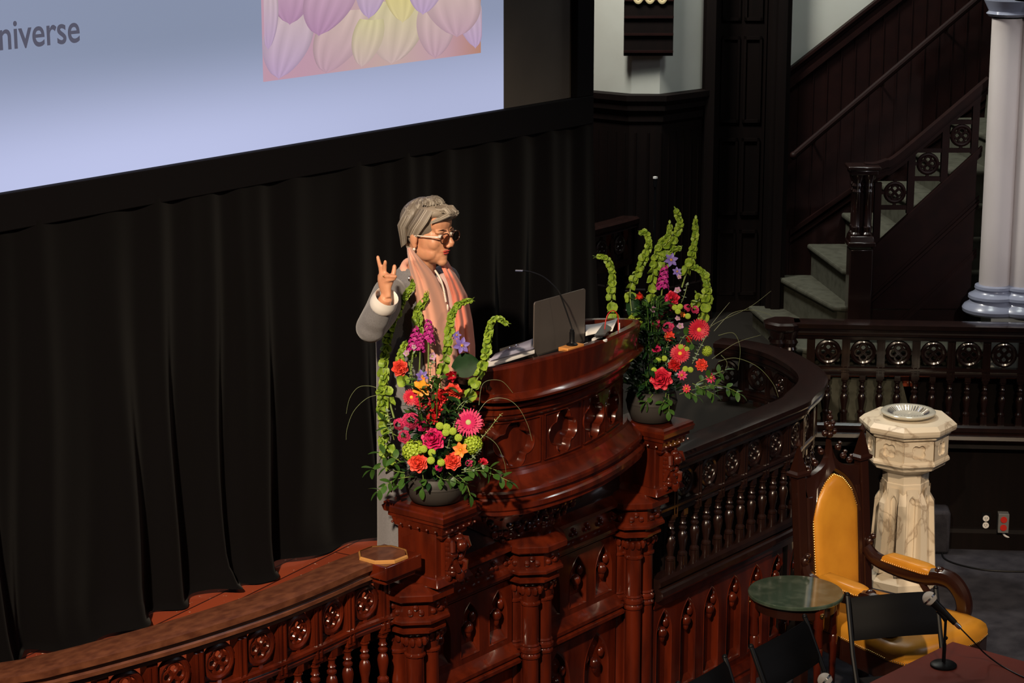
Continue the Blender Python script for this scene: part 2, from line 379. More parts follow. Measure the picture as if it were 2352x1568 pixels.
struct(mb.build('baseboard_stair', 'redwood', smooth=0))
hr = [W(1823, 357, 13.68), W(2240, 2, 13.68), W(2360, -100, 13.68)]
t = thing('wall_handrail', 'dark rounded handrail climbing diagonally along the panelled stair wall', 'handrail', hr[0])
mb = MB(); mb.tube(hr, .022, 10); mb.ball(hr[0], .026); mb.build('rail', 'redwood', t)
for q in (.12, .5, .85):
    p = hr[0].lerp(hr[1], q); mb = MB(); mb.tube([p, p-Vector((0, 0, .04)), p-Vector((0, 0, .05))+EF*.1], .008, 6); mb.build('bracket', 'shadewood', t)
# ---------------------------------------------------------------- stair (local frame r, f, z)
t = thing('staircase', 'painted stone-coloured steps climbing to the right behind the carved newel post', 'stairs', RF(1.9, 13.2, 0))
st = [(1.53, 1.70), (1.69, 1.93), (1.89, 1.995), (2.10, 2.19)]
for k in range(9):
    rb, rf = st[k] if k < 4 else (st[3][0]+.21*(k-3), st[3][1]+.21*(k-3))
    z = .2*(k+1)-.06; mb = MB()
    fr = 12.62 if k == 0 else (12.86 if k < 2 else 12.95)
    P4 = [(rb, FW-.035), (rf, fr), (3.3, fr), (3.3, FW-.035)]
    mb.prism(P4, lambda u, v, d: RF(u, v, d), max(0, z-.2), z-.03); mb.build('riser', 'stone_step', t, smooth=0)
    mb = MB(); P4 = [(rb-.03, FW-.035), (rf-.03, fr-.0), (rf+.02, fr-.02), (3.3, fr-.02), (3.3, FW-.035)]
    mb.prism(P4, lambda u, v, d: RF(u, v, d), z-.034, z); mb.build('tread', 'stone_step', t, smooth=0, bevel=.012)
# newel of the stair
nw = RF(2.045, 12.82, 0)
t = thing('stair_newel', 'tall dark turned newel post at the foot of the stair', 'newel post', nw)
mb = MB(); RN = Matrix.Rotation(AZ-pi/2, 3, 'Z')
mb.box(nw+Vector((0, 0, .35)), (.135, .135, .70), RN); mb.box(nw+Vector((0, 0, .73)), (.16, .16, .03), RN); mb.box(nw+Vector((0, 0, .76)), (.15, .15, .04), RN, .9); mb.build('base', 'shadewood', t, bevel=.006)
mb = MB(); mb.box(nw+Vector((0, 0, .95)), (.05, .05, .4), RN)
for a_ in (-.033, .033):
    for b_ in (-.033, .033):
        c = nw+RN @ Vector((a_, b_, 0)); mb.lathe(c, [(.034, .77), (.034, .79), (.026, .80), (.03, .83), (.024, .84), (.024, 1.03), (.03, 1.04), (.024, 1.055), (.032, 1.075), (.026, 1.09), (.036, 1.115), (.04, 1.14)], 12)
mb.build('colonnettes', 'shadewood', t)
mb = MB(); mb.box(nw+Vector((0, 0, 1.155)), (.16, .16, .03), RN); mb.box(nw+Vector((0, 0, 1.18)), (.19, .17, .022), RN); mb.build('cap', 'shadewood', t, bevel=.006)
# closed string, openwork and handrail in the plane f = 12.85
FS = 12.85
def WS(px, py): d = ray(px, py); return wrf(C_+d*(FS/d.dot(EF)))
t = thing('stair_balustrade', 'red-brown raking stair balustrade with pierced roundels, left of the pale column', 'balustrade', RF(2.4, FS, .4))
h0 = WS(2035, 388); h1 = WS(2252, 200); m_ = (h1[2]-h0[2])/(h1[0]-h0[0])
l0 = WS(2077, 500); l1 = WS(2245, 345); ml = (l1[2]-l0[2])/(l1[0]-l0[0])
re_ = h1[0]
mb = MB(); pts = [RF(2.06, FS, h0[2]+.015), RF(2.12, FS, h0[2]+.015), RF(2.18, FS, h0[2]+.035), RF(h0[0]+.08, FS, h0[2]+.08*m_+.01)]+[RF(re_, FS, h1[2]), RF(re_+.02, FS, h1[2]+.02*m_)]
pts = crom(pts, 5)
for off, w_, hh in ((0, .075, .022), (-.03, .05, .022), (-.055, .06, .012)):
    rows = []
    for p in pts: p = p+Vector((0, 0, off)); rows.append([p-EF*w_/2-Vector((0, 0, hh)), p-EF*w_/2+Vector((0, 0, hh)), p+EF*w_/2+Vector((0, 0, hh)), p+EF*w_/2-Vector((0, 0, hh))])
    mb.grid(rows, closed=True); mb.add(rows[0], [(0, 1, 2, 3)]); mb.add(rows[-1], [(3, 2, 1, 0)])
mb.build('handrail', 'redwood', t, smooth=0)
sv = lambda r: l0[2]+(r-l0[0])*ml
mb = MB(); f3 = lambda u, v, d: RF(u, FS+d, v)
ra = 2.10
mb.prism([(ra, .02), (re_, .02), (re_, sv(re_)), (ra, sv(ra))], f3, -.01, .03)
mb.build('string_panel', 'redwood', t, smooth=0)
mb = MB()
for o0, o1, d in ((-.02, .01, -.045), (-.05, -.02, -.03), (-.30, -.285, -.02), (-.33, -.31, -.03), (-.355, -.34, -.02), (-.62, -.60, -.02), (-.65, -.62, -.028)):
    mb.prism([(max(ra, 2.1), sv(ra)+o0), (re_+.02, sv(re_+.02)+o0), (re_+.02, sv(re_+.02)+o1), (ra, sv(ra)+o1)] if sv(ra)+o0 > .05 else
             [(ra+(.05-(sv(ra)+o0))/ml, .05), (re_+.02, sv(re_+.02)+o0), (re_+.02, sv(re_+.02)+o1), (ra+(.05-(sv(ra)+o1))/ml, .05)], f3, 0, d)
mb.build('moulding', 'redwood', t, smooth=0)
def ringlet(mb, fn, r, t_, n=20, m=6):
    rows = []
    for i in range(n):
        a = 2*pi*i/n; rows.append([fn(cos(a)*(r+t_*cos(b)), sin(a)*(r+t_*cos(b)), t_*sin(b)) for b in [2*pi*k/m for k in range(m)]])
    rows.append(rows[0]); mb.grid(rows, closed=True)
def roundel(mb, fn, r=.062):
    ringlet(mb, fn, r, r*.22, 20, 8)
    for k in range(4):
        a = pi/4+k*pi/2+pi/4
        ringlet(mb, lambda u, v, n, a=a: fn(u+cos(a)*r*.44, v+sin(a)*r*.44, n), r*.34, r*.14, 12, 6)
    for k in range(4):
        a = k*pi/2; c = [fn(cos(a)*r*1.1-sin(a)*w_, sin(a)*r*1.1+cos(a)*w_, d) for w_, d in ((-.008, -.008), (.008, -.008), (.008, .008), (-.008, .008))]
        e = [fn(cos(a)*r*1.42-sin(a)*w_, sin(a)*r*1.42+cos(a)*w_, d) for w_, d in ((-.01, -.008), (.01, -.008), (.01, .008), (-.01, .008))]
        mb.add(c+e, [(0, 1, 5, 4), (1, 2, 6, 5), (2, 3, 7, 6), (3, 0, 4, 7)])
for px, py in ((2055, 442), (2131, 376), (2208, 311)):
    c = WS(px, py); mb = MB(); roundel(mb, lambda u, v, n, c=c: RF(c[0]+u, FS+n, c[2]+v), .055); mb.build('roundel', 'redwood', t)
for px, py in ((2015, 470), (2092, 410), (2170, 345), (2240, 285)):
    c = WS(px, py); top = h0[2]+(c[0]-h0[0])*m_-.04; mb = MB(); rbox(mb, c[0]-.02, c[0]+.02, FS-.02, FS+.02, sv(c[0]), max(top, sv(c[0])+.05)); mb.build('post', 'redwood', t, smooth=0)
for px, py in ((2055, 476), (2131, 410), (2208, 345), (2131, 345), (2208, 280)):
    c = WS(px, py); mb = MB(); rbox(mb, c[0]-.09, c[0]+.09, FS-.015, FS+.015, c[2]-.012, c[2]+.012); mb.build('rung', 'redwood', t, smooth=0)
# ---------------------------------------------------------------- cluster column
cc = RF(2.905, 12.74, 0); zc = .33; KC = .958
t = thing('cluster_column', 'pale painted clustered column on a blue-grey moulded base, at the right edge', 'column', (cc.x, cc.y, zc))
sh = [(-.085, -.02, .092), (.09, -.06, .092), (.26, -.01, .085), (.05, .14, .09)]
for r_, f_, R0 in sh:
    r_ *= KC; f_ *= .7; R0 *= KC; c = cc+ER*r_+EF*f_; mb = MB(); mb.lathe((c.x, c.y, 0), [(R0, zc+.16), (R0, 2.05)], 28, cap=False); mb.build('shaft', 'column', t)
    mb = MB(); k = R0/.09
    mb.lathe((c.x, c.y, zc), [(z, h) for z, h in ((.11*k, 0), (.165*k, 0), (.18*k, .012), (.183*k, .03), (.172*k, .048), (.150*k, .06), (.138*k, .075), (.140*k, .085), (.150*k, .092), (.148*k, .108), (.128*k, .118), (.112*k, .13), (.108*k, .14), (.115*k, .15), (.112*k, .165), (.09*k, .172))], 32); mb.build('base', 'column_base', t)
    mb = MB(); mb.lathe((c.x, c.y, 0), [(R0+.02, 2.06), (R0+.035, 2.075), (R0+.02, 2.09), (R0+.05, 2.15)], 28); mb.build('ring', 'column_base', t)
mb = MB(); rbox(mb, 2.78, 3.1, 12.56, 12.84, 0, zc); mb.build('plinth', 'plaster', t, smooth=0)
# ---------------------------------------------------------------- projection screen
YS = 6.5
t = thing('projection_screen', 'large projection screen in a black frame, lit with a pale blue slide', 'screen', (6.5, YS, 1.83))
XL = 3.6; XR = PY(1156, 250, YS).x; XG = PY(1311, 222, YS).x; XF = PY(1350, 100, YS).x; ZT = 3.4; ZB = 1.83
mb = MB(); mb.add([(XL, YS, ZB), (XG, YS, ZB), (XG, YS, ZT), (XL, YS, ZT)], [(0, 1, 2, 3)])
M['screen_grey'] = mat('unlit_screen', (0.115, 0.098, 0.083), 0.9, spec=0.1, noise=((0.09, 0.078, 0.068), 3, (1, 1, 1), .3, .7))
mb.build('screen_cloth', 'screen_grey', t, smooth=0)
mb = MB()
for x0, x1, z0, z1 in ((XL-.2, XF, 1.69, ZB), (XG, XF, ZB, ZT), (XL-.2, XF, ZT, ZT+.2)):
    mb.box(((x0+x1)/2, YS-.01, (z0+z1)/2), (x1-x0, .06, z1-z0))
mb.build('frame', 'frame', t, smooth=0, bevel=.004)
def emissive(name, grad=None, col=(.35, .39, .56)):
    m = bpy.data.materials.new(name); m.use_nodes = True; n = m.node_tree.nodes; l = m.node_tree.links; n.clear()
    o = n.new('ShaderNodeOutputMaterial'); e = n.new('ShaderNodeEmission'); l.new(e.outputs[0], o.inputs[0])
    at = n.new('ShaderNodeAttribute'); at.attribute_name = 'Col'; l.new(at.outputs['Color'], e.inputs[0]); return m
M['slide'] = emissive('projected_slide')
def vcol(o, fn):
    a = o.data.color_attributes.new('Col', 'FLOAT_COLOR', 'POINT')
    for i, v in enumerate(o.data.vertices): a.data[i].color = (*fn(v.co), 1)
def slide_c(p):
    k = max(0, min(1, (2.35-p.z)/.5)); k = k*k*(3-2*k); h = .5+.5*sin(p.x*1.7+.5)
    a0 = Vector((.235, .275, .39)); a1 = Vector((.56, .60, .88)); k2 = k*(.75+.25*max(0, min(1, (7.5-p.x)/2.2)))
    c = a0.lerp(a1, k2*.9); c = c.lerp(Vector((.33, .36, .53)), .25*h); return tuple(c)
rows = [[(XL+(XR-XL)*i/40, YS-.002, ZB+(ZT-ZB)*j/40) for i in range(41)] for j in range(41)]
mb = MB(); mb.grid(rows); o = mb.build('slide', 'slide', t, smooth=0, recalc=False); vcol(o, slide_c)
# picture on the slide
px0 = PY(603, 188, YS); px1 = PY(1103, 123, YS)
mb = MB(); mb.grid([[(px0.x+(px1.x-px0.x)*i/12, YS-.004, px0.z+(2.75-px0.z)*j/8) for i in range(13)] for j in range(9)])
o = mb.build('slide_picture', 'slide', t, smooth=0, recalc=False)
def picc(p):
    u = (p.x-px0.x)/(px1.x-px0.x); c = Vector((.50, .30, .38)).lerp(Vector((.42, .20, .10)), max(0, (u-.8)*4) if u > .8 else 0)
    return tuple(c.lerp(Vector((.55, .45, .30)), .5*max(0, 1-abs(u-.55)*3)))
vcol(o, picc)
petals = [  # tip, half width, root (crop px), base colour, tip colour
 ((1110, 318), 95, (1170, 60), 0), ((1300, 296), 100, (1400, 40), 1), ((1560, 258), 110, (1590, 10), 2), ((1735, 235), 75, (1740, 20), 1), ((1440, 270), 60, (1480, 80), 2),
 ((1895, 195), 55, (1850, -30), 0), ((1820, 150), 110, (1790, -60), 1), ((1150, 100), 85, (1160, -110), 3), ((1265, 145), 100, (1340, -90), 3), ((1465, 76), 60, (1480, -110), 0), ((1600, 92), 70, (1590, -120), 4), ((1680, 60), 70, (1700, -120), 0), ((1060, 200), 40, (1060, -40), 0)]
pc = [((.62, .48, .50), (.47, .32, .56)), ((.66, .50, .44), (.50, .30, .42)), ((.68, .60, .34), (.58, .40, .46)), ((.60, .40, .48), (.42, .22, .40)), ((.72, .62, .22), (.70, .58, .34))]
for i, (tp, hw, rt, ci) in enumerate(petals):
    tx, tz = tp[0]*.574, tp[1]*.574; bx, bz = rt[0]*.574, rt[1]*.574; hw *= .574*1.12
    n = 14; rows = []; cs = []
    for j in range(n+1):
        s = j/n; wd = hw*.92*sin(pi*(.22+.78*s))**.62*(1 if s < .999 else 0)+.4
        row = []
        for k in range(9):
            u = k/4-1; X = bx+(tx-bx)*s+u*wd; Z = bz+(tz-bz)*s; p = PY(X, Z-3*abs(u), YS)
            xx = max(px0.x, min(px1.x, p.x)); zz = max(px0.z, p.z); row.append((xx, YS-.006-.001*i, zz))
            st_ = .94+.09*sin(u*11+i*2+s*2); edge = .80 if abs(u) > .95 else 1.0
            c0, c1 = Vector(pc[ci][0]), Vector(pc[ci][1]); cs.append(tuple(c0.lerp(c1, s*.8)*st_*edge*.95))
        rows.append(row)
    mb = MB(); mb.grid(rows); o = mb.build('pictured_petal', 'slide', t, smooth=0, recalc=False)
    a = o.data.color_attributes.new('Col', 'FLOAT_COLOR', 'POINT')
    for k, c in enumerate(cs): a.data[k].color = (*c, 1)
# slide lettering
cu = bpy.data.curves.new('word', 'FONT'); cu.body = 'Universe'; cu.size = 1; cu.offset = .012; to = bpy.data.objects.new('word', cu); COL.objects.link(to)
bpy.context.view_layer.update(); me = bpy.data.meshes.new_from_object(to); bpy.data.objects.remove(to)
xs = [v.co.x for v in me.vertices]; ys = [v.co.y for v in me.vertices]
e1 = PY(182, 95, YS); i0 = PY(24, 50, YS); xh = PY(165, 45, YS).z-PY(165, 98, YS).z
tot = max(xs)-min(xs)
kx = (e1.x-i0.x)/(tot*.675); kz = xh/.56
for v in me.vertices: v.co = Vector((e1.x+(v.co.x-max(xs))*kx, YS-.005, PY(165, 97, YS).z+v.co.y*kz))
o = bpy.data.objects.new('slide_lettering', me); COL.objects.link(o); put(o, t)
me.materials.clear(); me.materials.append(mat('slide_ink', (0.01, 0.01, 0.01), .9, spec=0, emit=(.085, .085, .125), est=1)); 
# ---------------------------------------------------------------- curtain
def curtain_y(x, z):
    k = 1-min(max(z/1.70, 0), 1); A = .012+.055*k**1.5
    y = A*(sin(x*21+1.3*sin(x*3.1))+.5*sin(x*37+2*sin(x*5)+k*1.5)*(1-.4*k))+.055*k**2*sin(x*8.3+1+k*.8)
    y -= .05*max(0, 1-z/.18)**2*(1+.8*sin(x*9+2))
    return 6.47-.02*k+y*.62
mb = MB(); nx = 620; rows = []
zs = [0.008, .02, .04, .07, .11, .17, .25, .35, .5, .7, .9, 1.1, 1.3, 1.5, 1.62, 1.68, 1.71]
for z in zs:
    rows.append([(3.6+5.27*i/nx+.03*sin(z*3+i*.05)*(1-z/1.7), curtain_y(3.6+5.27*i/nx, z)-(.02 if z < .015 else 0), z+(.0 if z > .1 else .012*(1+sin(i*.11)))) for i in range(nx+1)])
mb.grid(rows)
c = mb.build('stage_curtain', 'curtain', None, smooth=3.2, recalc=False); tag(c, 'black pleated drape hanging below the projection screen, pooled on the red boards', 'curtain')
# ---------------------------------------------------------------- balustrades
BAL = [(.020, -.255), (.020, -.20), (.024, -.195), (.024, -.185), (.014, -.175), (.017, -.15), (.022, -.125), (.024, -.105), (.020, -.088), (.013, -.078), (.020, -.068), (.020, -.060), (.013, -.052), (.019, -.040), (.013, -.030), (.014, -.015), (.020, -.008), (.020, 0.0)]
def baluster_mb(c, R, wide, topz=.03):
    mb = MB(); c = Vector((c.x, c.y, 0))
    mb.box(c+Vector((0, 0, -.228)), (.036, .036, .06), R, .92)
    mb.lathe(c, BAL, 12)
    mb.box(c+Vector((0, 0, topz/2+.002)), (.034, .034, topz), R)
    return mb
def balustrade(name, label, P, s0, s1, ph, wood, topmat, lower=False, zt=.346, span=.2, group=None, ends=True):
    c0 = P.map((s0+s1)/2, 0, -.3); t = thing(name, label, 'balustrade', c0, group)
    d = zt-.346
    mb = MB(); P.sweep(mb, [(.075, zt-.004), (.075, zt-.028), (.062, zt-.036), (.055, zt-.05), (.06, zt-.058), (.06, zt-.072), (.04, zt-.082), (.035, zt-.10), (-.035, zt-.10), (-.04, zt-.082), (-.06, zt-.072), (-.06, zt-.058), (-.055, zt-.05), (-.062, zt-.036), (-.075, zt-.028), (-.075, zt-.004), (-.05, zt), (.05, zt)], s0, s1)
    mb.build('handrail', topmat, t, smooth=.35)
    mb = MB(); P.sweep(mb, [(.022, .085), (.03, .078), (.03, .066), (.018, .058), (.024, .05), (.018, .034), (-.018, .034), (-.024, .05), (-.018, .058), (-.03, .066), (-.03, .078), (-.022, .085)], s0, s1); mb.build('middle_rail', wood, t, smooth=.35)
    mb = MB(); P.sweep(mb, [(.03, -.25), (.045, -.262), (.045, -.285), (.03, -.295), (.055, -.31), (.062, -.33), (.05, -.345), (.03, -.36), (-.03, -.36), (-.05, -.345), (-.06, -.29), (-.045, -.262), (-.03, -.25)], s0, s1); mb.build('base_rail', wood, t, smooth=.35)
    q = ph
    while q-span > s0+.02: q -= span
    while q < s1-.015:
        if q > s0+.015:
            c = P.map(q, 0, 0); n = (P.map(q, 1, 0)-c).normalized(); R = Matrix.Rotation(atan2(n.y, n.x)+pi/2, 3, 'Z')
            mb = MB(); mb.box(c+Vector((0, 0, .13)), (.046, .046, .235), R)
            for a in (-.012, .012):
                mb.box(c+R @ Vector((a, -.024, .13)), (.008, .008, .2), R); mb.box(c+R @ Vector((a, .024, .13)), (.008, .008, .2), R)
            mb.build('post', wood, t, smooth=0)
            mb = baluster_mb(c, R, True); mb.build('baluster', wood, t)
        m = q+span/2
        if s0+.05 < m < s1-.05:
            c = P.map(m, 0, 0); n = (P.map(m, 1, 0)-c).normalized(); R = Matrix.Rotation(atan2(n.y, n.x)+pi/2, 3, 'Z')
            mb = baluster_mb(c, R, False); mb.build('baluster', wood, t)
            mb = MB(); roundel(mb, lambda u, v, w_, m=m: P.map(m+u, w_, .165+v)); mb.build('roundel', wood, t)
        q += span
    return t
def wainscot(name, label, P, s0, s1, z0, z1, n, wood, off=0.0, group=None):
    """lancet-panelled front; z0..z1"""
    t = thing(name, label, 'panelling', P.map((s0+s1)/2, 0, z0), group)
    mb = MB(); P.sweep(mb, [(off-.055, z0), (off-.055, z1), (off-.042, z1), (off-.042, z0)], s0, s1); mb.build('backboard', wood, t, smooth=0)
    w = (s1-s0)/n
    for i in range(n):
        c = s0+w*(i+.5); cz = (z0+z1)/2; h = z1-z0-.05
        fn = lambda u, v, d: P.map(c+u, off+d, cz+v)
        mb = MB(); plate(mb, fn, lancet(w*.66, h), -w/2, w/2, -(z1-z0)/2, (z1-z0)/2, 0, .008, -.035); mb.build('lancet_panel', wood, t, smooth=.5)
        mb = MB(); hz = h/2-w*.42
        for sx in (-1, 1):     # cusps and boss of the trefoil head
            mb.ball(fn(sx*w*.20, hz-.0, -.018), (.020, .014, .024), 10, 6)
        mb.ball(fn(0, hz-.035, -.012), (.024, .024, .028), 12, 8); mb.ball(fn(0, hz-.065, -.012), (.013, .013, .02), 8, 6)
        mb.build('carved_boss', wood, t)
        mb = MB(); mb.box(fn(0, -h/2+.018, -.02), (w*.5, .02, .02)); 
        P2 = [fn(-w*.28, -h/2+.0, -.034), fn(w*.28, -h/2, -.034), fn(w*.28, -h/2, .0), fn(-w*.28, -h/2, .0), fn(-w*.28, -h/2+.045, -.034), fn(w*.28, -h/2+.045, -.034)]
        mb = MB(); mb.add(P2, [(0, 1, 2, 3), (3, 2, 5, 4), (0, 3, 4), (1, 5, 2)]); mb.build('sill', wood, t, smooth=0)
    return t
# left balustrade: curved, in front of the curtain
def zp(px, py, z=.346): p = PZ(px, py, z); return (p.x, p.y)
pl = [(3.2, 6.45), (3.9, 6.16)]+[zp(0, 1537), zp(130, 1512), zp(300, 1468), zp(440, 1428), zp(600, 1376), zp(720, 1329), (6.10, 5.585), (6.31, 5.57)]
LP = Path(pl); s1 = LP.L
ph = LP.near((6.141+.1, 5.6))
balustrade('balustrade', 'red-brown balustrade curving along the front of the boards, lower left', LP, LP.near((4.05, 6.1)), s1, ph, 'wood', 'litwood')
# octagonal newel plate
c = PZ(880, 1268, .36); c.z = 0
t = thing('plate_newel', 'octagonal flat-topped newel cap with a worn bright edge, against the left pier', 'newel', (c.x, c.y, -.3))
mb = MB(); mb.box(c+Vector((0.01, 0, .315)), (.215, .20, .06)); mb.box(c+Vector((0.01, 0, .275)), (.18, .165, .03)); mb.build('cap_block', 'wood', t, bevel=.006)
mb = MB(); mb.lathe(c+Vector((0, 0, .345)), [(.104, 0), (.103, .008), (.097, .0135)], 8, pi/8, cap=False); mb.build('rim', 'gold_edge', t, smooth=0)
mb = MB(); mb.lathe(c+Vector((0, 0, .345)), [(.098, 0), (.094, .010)], 8, pi/8); mb.build('top', 'litwood', t, smooth=0)
# right balustrade along the stage front, hairpin and return
pr = [(8.04, 5.50), (8.25, 5.50), (8.45, 5.50), (8.9, 5.50), (9.25, 5.505)]+[zp(1838, 905), zp(1868, 872), zp(1850, 842), zp(1790, 808), zp(1720, 789), zp(1650, 780)]
RPp = Path(pr)
sA = RPp.near(zp(1868, 872)); sh_ = RPp.near((8.1, 5.5))
phr = RPp.near((8.477-.1+.0, 5.5))
balustrade('balustrade', 'near-black curved balustrade with pierced roundels right of the pulpit, hairpin bend at its end', RPp, 0, RPp.L, phr, 'shadewood', 'shadewood')
# side balustrade
n0 = PZ(1800, 735, .346); n1 = PZ(2352, 745, .346); dd = (n1-n0).normalized(); n2 = n1+dd*.7
SP = Path([(n0.x+dd.x*.06, n0.y+dd.y*.06), (n1.x, n1.y), (n2.x, n2.y)], per=0)
balustrade('balustrade', 'dark straight balustrade in front of the stair and the pale column', SP, 0, SP.L, SP.near((0, 0))+.10, 'shadewood', 'shadewood', span=.2)
nb = Vector((n0.x, n0.y, 0))
t = thing('balustrade_newel', 'short dark clustered newel at the left end of the side balustrade', 'newel', (nb.x, nb.y, 0))
mb = MB()
for a_ in (-.035, .035):
    for b_ in (-.035, .035):
        c = nb+RN @ Vector((a_, b_, 0)); mb.lathe(c, [(.03, 0), (.03, .10), (.036, .11), (.028, .125), (.028, .17), (.04, .185), (.034, .2), (.048, .225), (.036, .245), (.05, .27), (.055, .30)], 12)
mb.build('colonnettes', 'shadewood', t)
mb = MB(); mb.lathe(nb, [(.105, .295), (.12, .31), (.12, .335), (.10, .346)], 8, AZ+pi/8); mb.build('cap', 'shadewood', t, smooth=.4)
mb = MB(); mb.box(nb+Vector((0, 0, -.13)), (.13, .13, .27), RN); mb.build('base', 'shadewood', t, bevel=.005)
# panelling below the side rail and round the bend
wq = [RPp.map(s_, .0, 0) for s_ in (RPp.near((9.25, 5.505)), RPp.near(zp(1838, 905)), sA)]
CP = Path([(9.2, 5.50)]+[tuple(p.xy) for p in wq]+[(9.95, 5.98), (10.3, 6.28), (n0.x, n0.y-.02)], per=8)
mb = MB(); CP.sweep(mb, [(-.03, -1), (.0, -1), (.0, -.34), (-.03, -.34)]); CP.sweep(mb, [(0, -1), (.03, -1), (.03, -.88), (.015, -.86), (0, -.85)])
o = mb.build('wall_curved_panelling', 'flatwood', smooth=.5); struct(o)
mb = MB(); SP.sweep(mb, [(-.05, -1), (0, -1), (0, -.34), (-.05, -.34)], -.1, SP.L); SP.sweep(mb, [(0, -.36), (.05, -.36), (.06, -.38), (.03, -.40), (.0, -.42)], -.1, SP.L)
struct(mb.build('wall_side_panelling', 'flatwood', smooth=0))
mb = MB(); SP.sweep(mb, [(0, -1), (.03, -1), (.03, -.90), (.015, -.88), (0, -.87)], -.1, SP.L); struct(mb.build('baseboard_side', 'flatwood', smooth=0))
# lower wainscot of the right balustrade
wainscot('lancet_panelling', 'dark red lancet panelling below the right balustrade, behind the green-topped table', RPp, 0, RPp.near((9.45, 5.53)), -.90, -.40, 7, 'wood')
mb = MB(); RPp.sweep(mb, [(.0, -1.0), (.05, -1.0), (.05, -.955), (.04, -.945), (.045, -.93), (.03, -.915), (.02, -.90), (-.03, -.90), (-.03, -1)], 0, RPp.near((9.5, 5.53)))
RPp.sweep(mb, [(-.03, -.40), (.012, -.40), (.02, -.36), (-.03, -.355)], 0, RPp.near((9.5, 5.53))); tag(mb.build('stage_front_plinth', 'wood', smooth=.4), 'moulded dark plinth at the foot of the lancet panelling behind the round table', 'plinth')
# ---------------------------------------------------------------- piers and front wall of the pulpit
def pier_mb(c, big):
    out = {}
    mb = MB(); mb.lathe(c, [(.12, .205), (.168, .175), (.172, .17), (.172, .147), (.152, .135), (.13, .128)], 8, pi/8); out['octagonal_band'] = mb
    mb = MB(); mb.lathe(c, [(.132, .13), (.132, .072), (.145, .066), (.155, .055), (.155, .045), (.135, .038), (.118, .034), (.118, .02), (.138, .012), (.138, .002), (.115, -.006), (.10, -.016), (.10, -.022)], 8, pi/8); out['frieze'] = mb
    for k in range(8):
        mb = MB(); a = k*pi/4; u = Vector((cos(a), sin(a), 0)); v = Vector((-sin(a), cos(a), 0))
        for w_, z in ((-.022, .088), (.022, .088), (0, .110)): mb.ball(c+u*.123+v*w_+Vector((0, 0, z)), .0135, 8, 5)
        out['trefoil %d' % k] = mb
    mb = MB(); cl = [(.046, -.046), (-.046, -.046), (-.046, .046), (.046, .046)]
    mb.lathe(c, [(.05, -1), (.05, -.03)], 8)
    for a, b in cl:
        q = c+Vector((a, b, 0)); mb.lathe(q, [(.058, -1), (.058, -.93), (.048, -.9), (.042, -.88), (.036, -.87), (.036, -.36), (.044, -.352), (.044, -.343), (.037, -.335), (.046, -.325), (.046, -.312), (.037, -.303), (.042, -.295), (.036, -.288), (.036, -.115), (.044, -.11), (.044, -.102), (.036, -.096), (.037, -.085), (.05, -.03)], 14)
    out['colonnettes'] = mb
    mb = MB()
    for a, b in cl:
        q = c+Vector((a, b, 0)); base = atan2(b, a)
        for k in range(6):
            th = base+(k-2.5)*.62; u = Vector((cos(th), sin(th), 0))
            mb.ball(q+u*.045+Vector((0, 0, -.042)), (.014, .014, .020), 7, 5)
    out['leaf_capital'] = mb
    return out
PX3 = [6.42, 7.18, 7.95]; PYY = 5.56
names = ['left pulpit pier under the nearer bouquet, with twin shafts and a carved bracket', 'slim middle pier below the pulpit with leaf capital and twin shafts', 'right pulpit pier under the farther bouquet, dark carved bracket']
piers = []
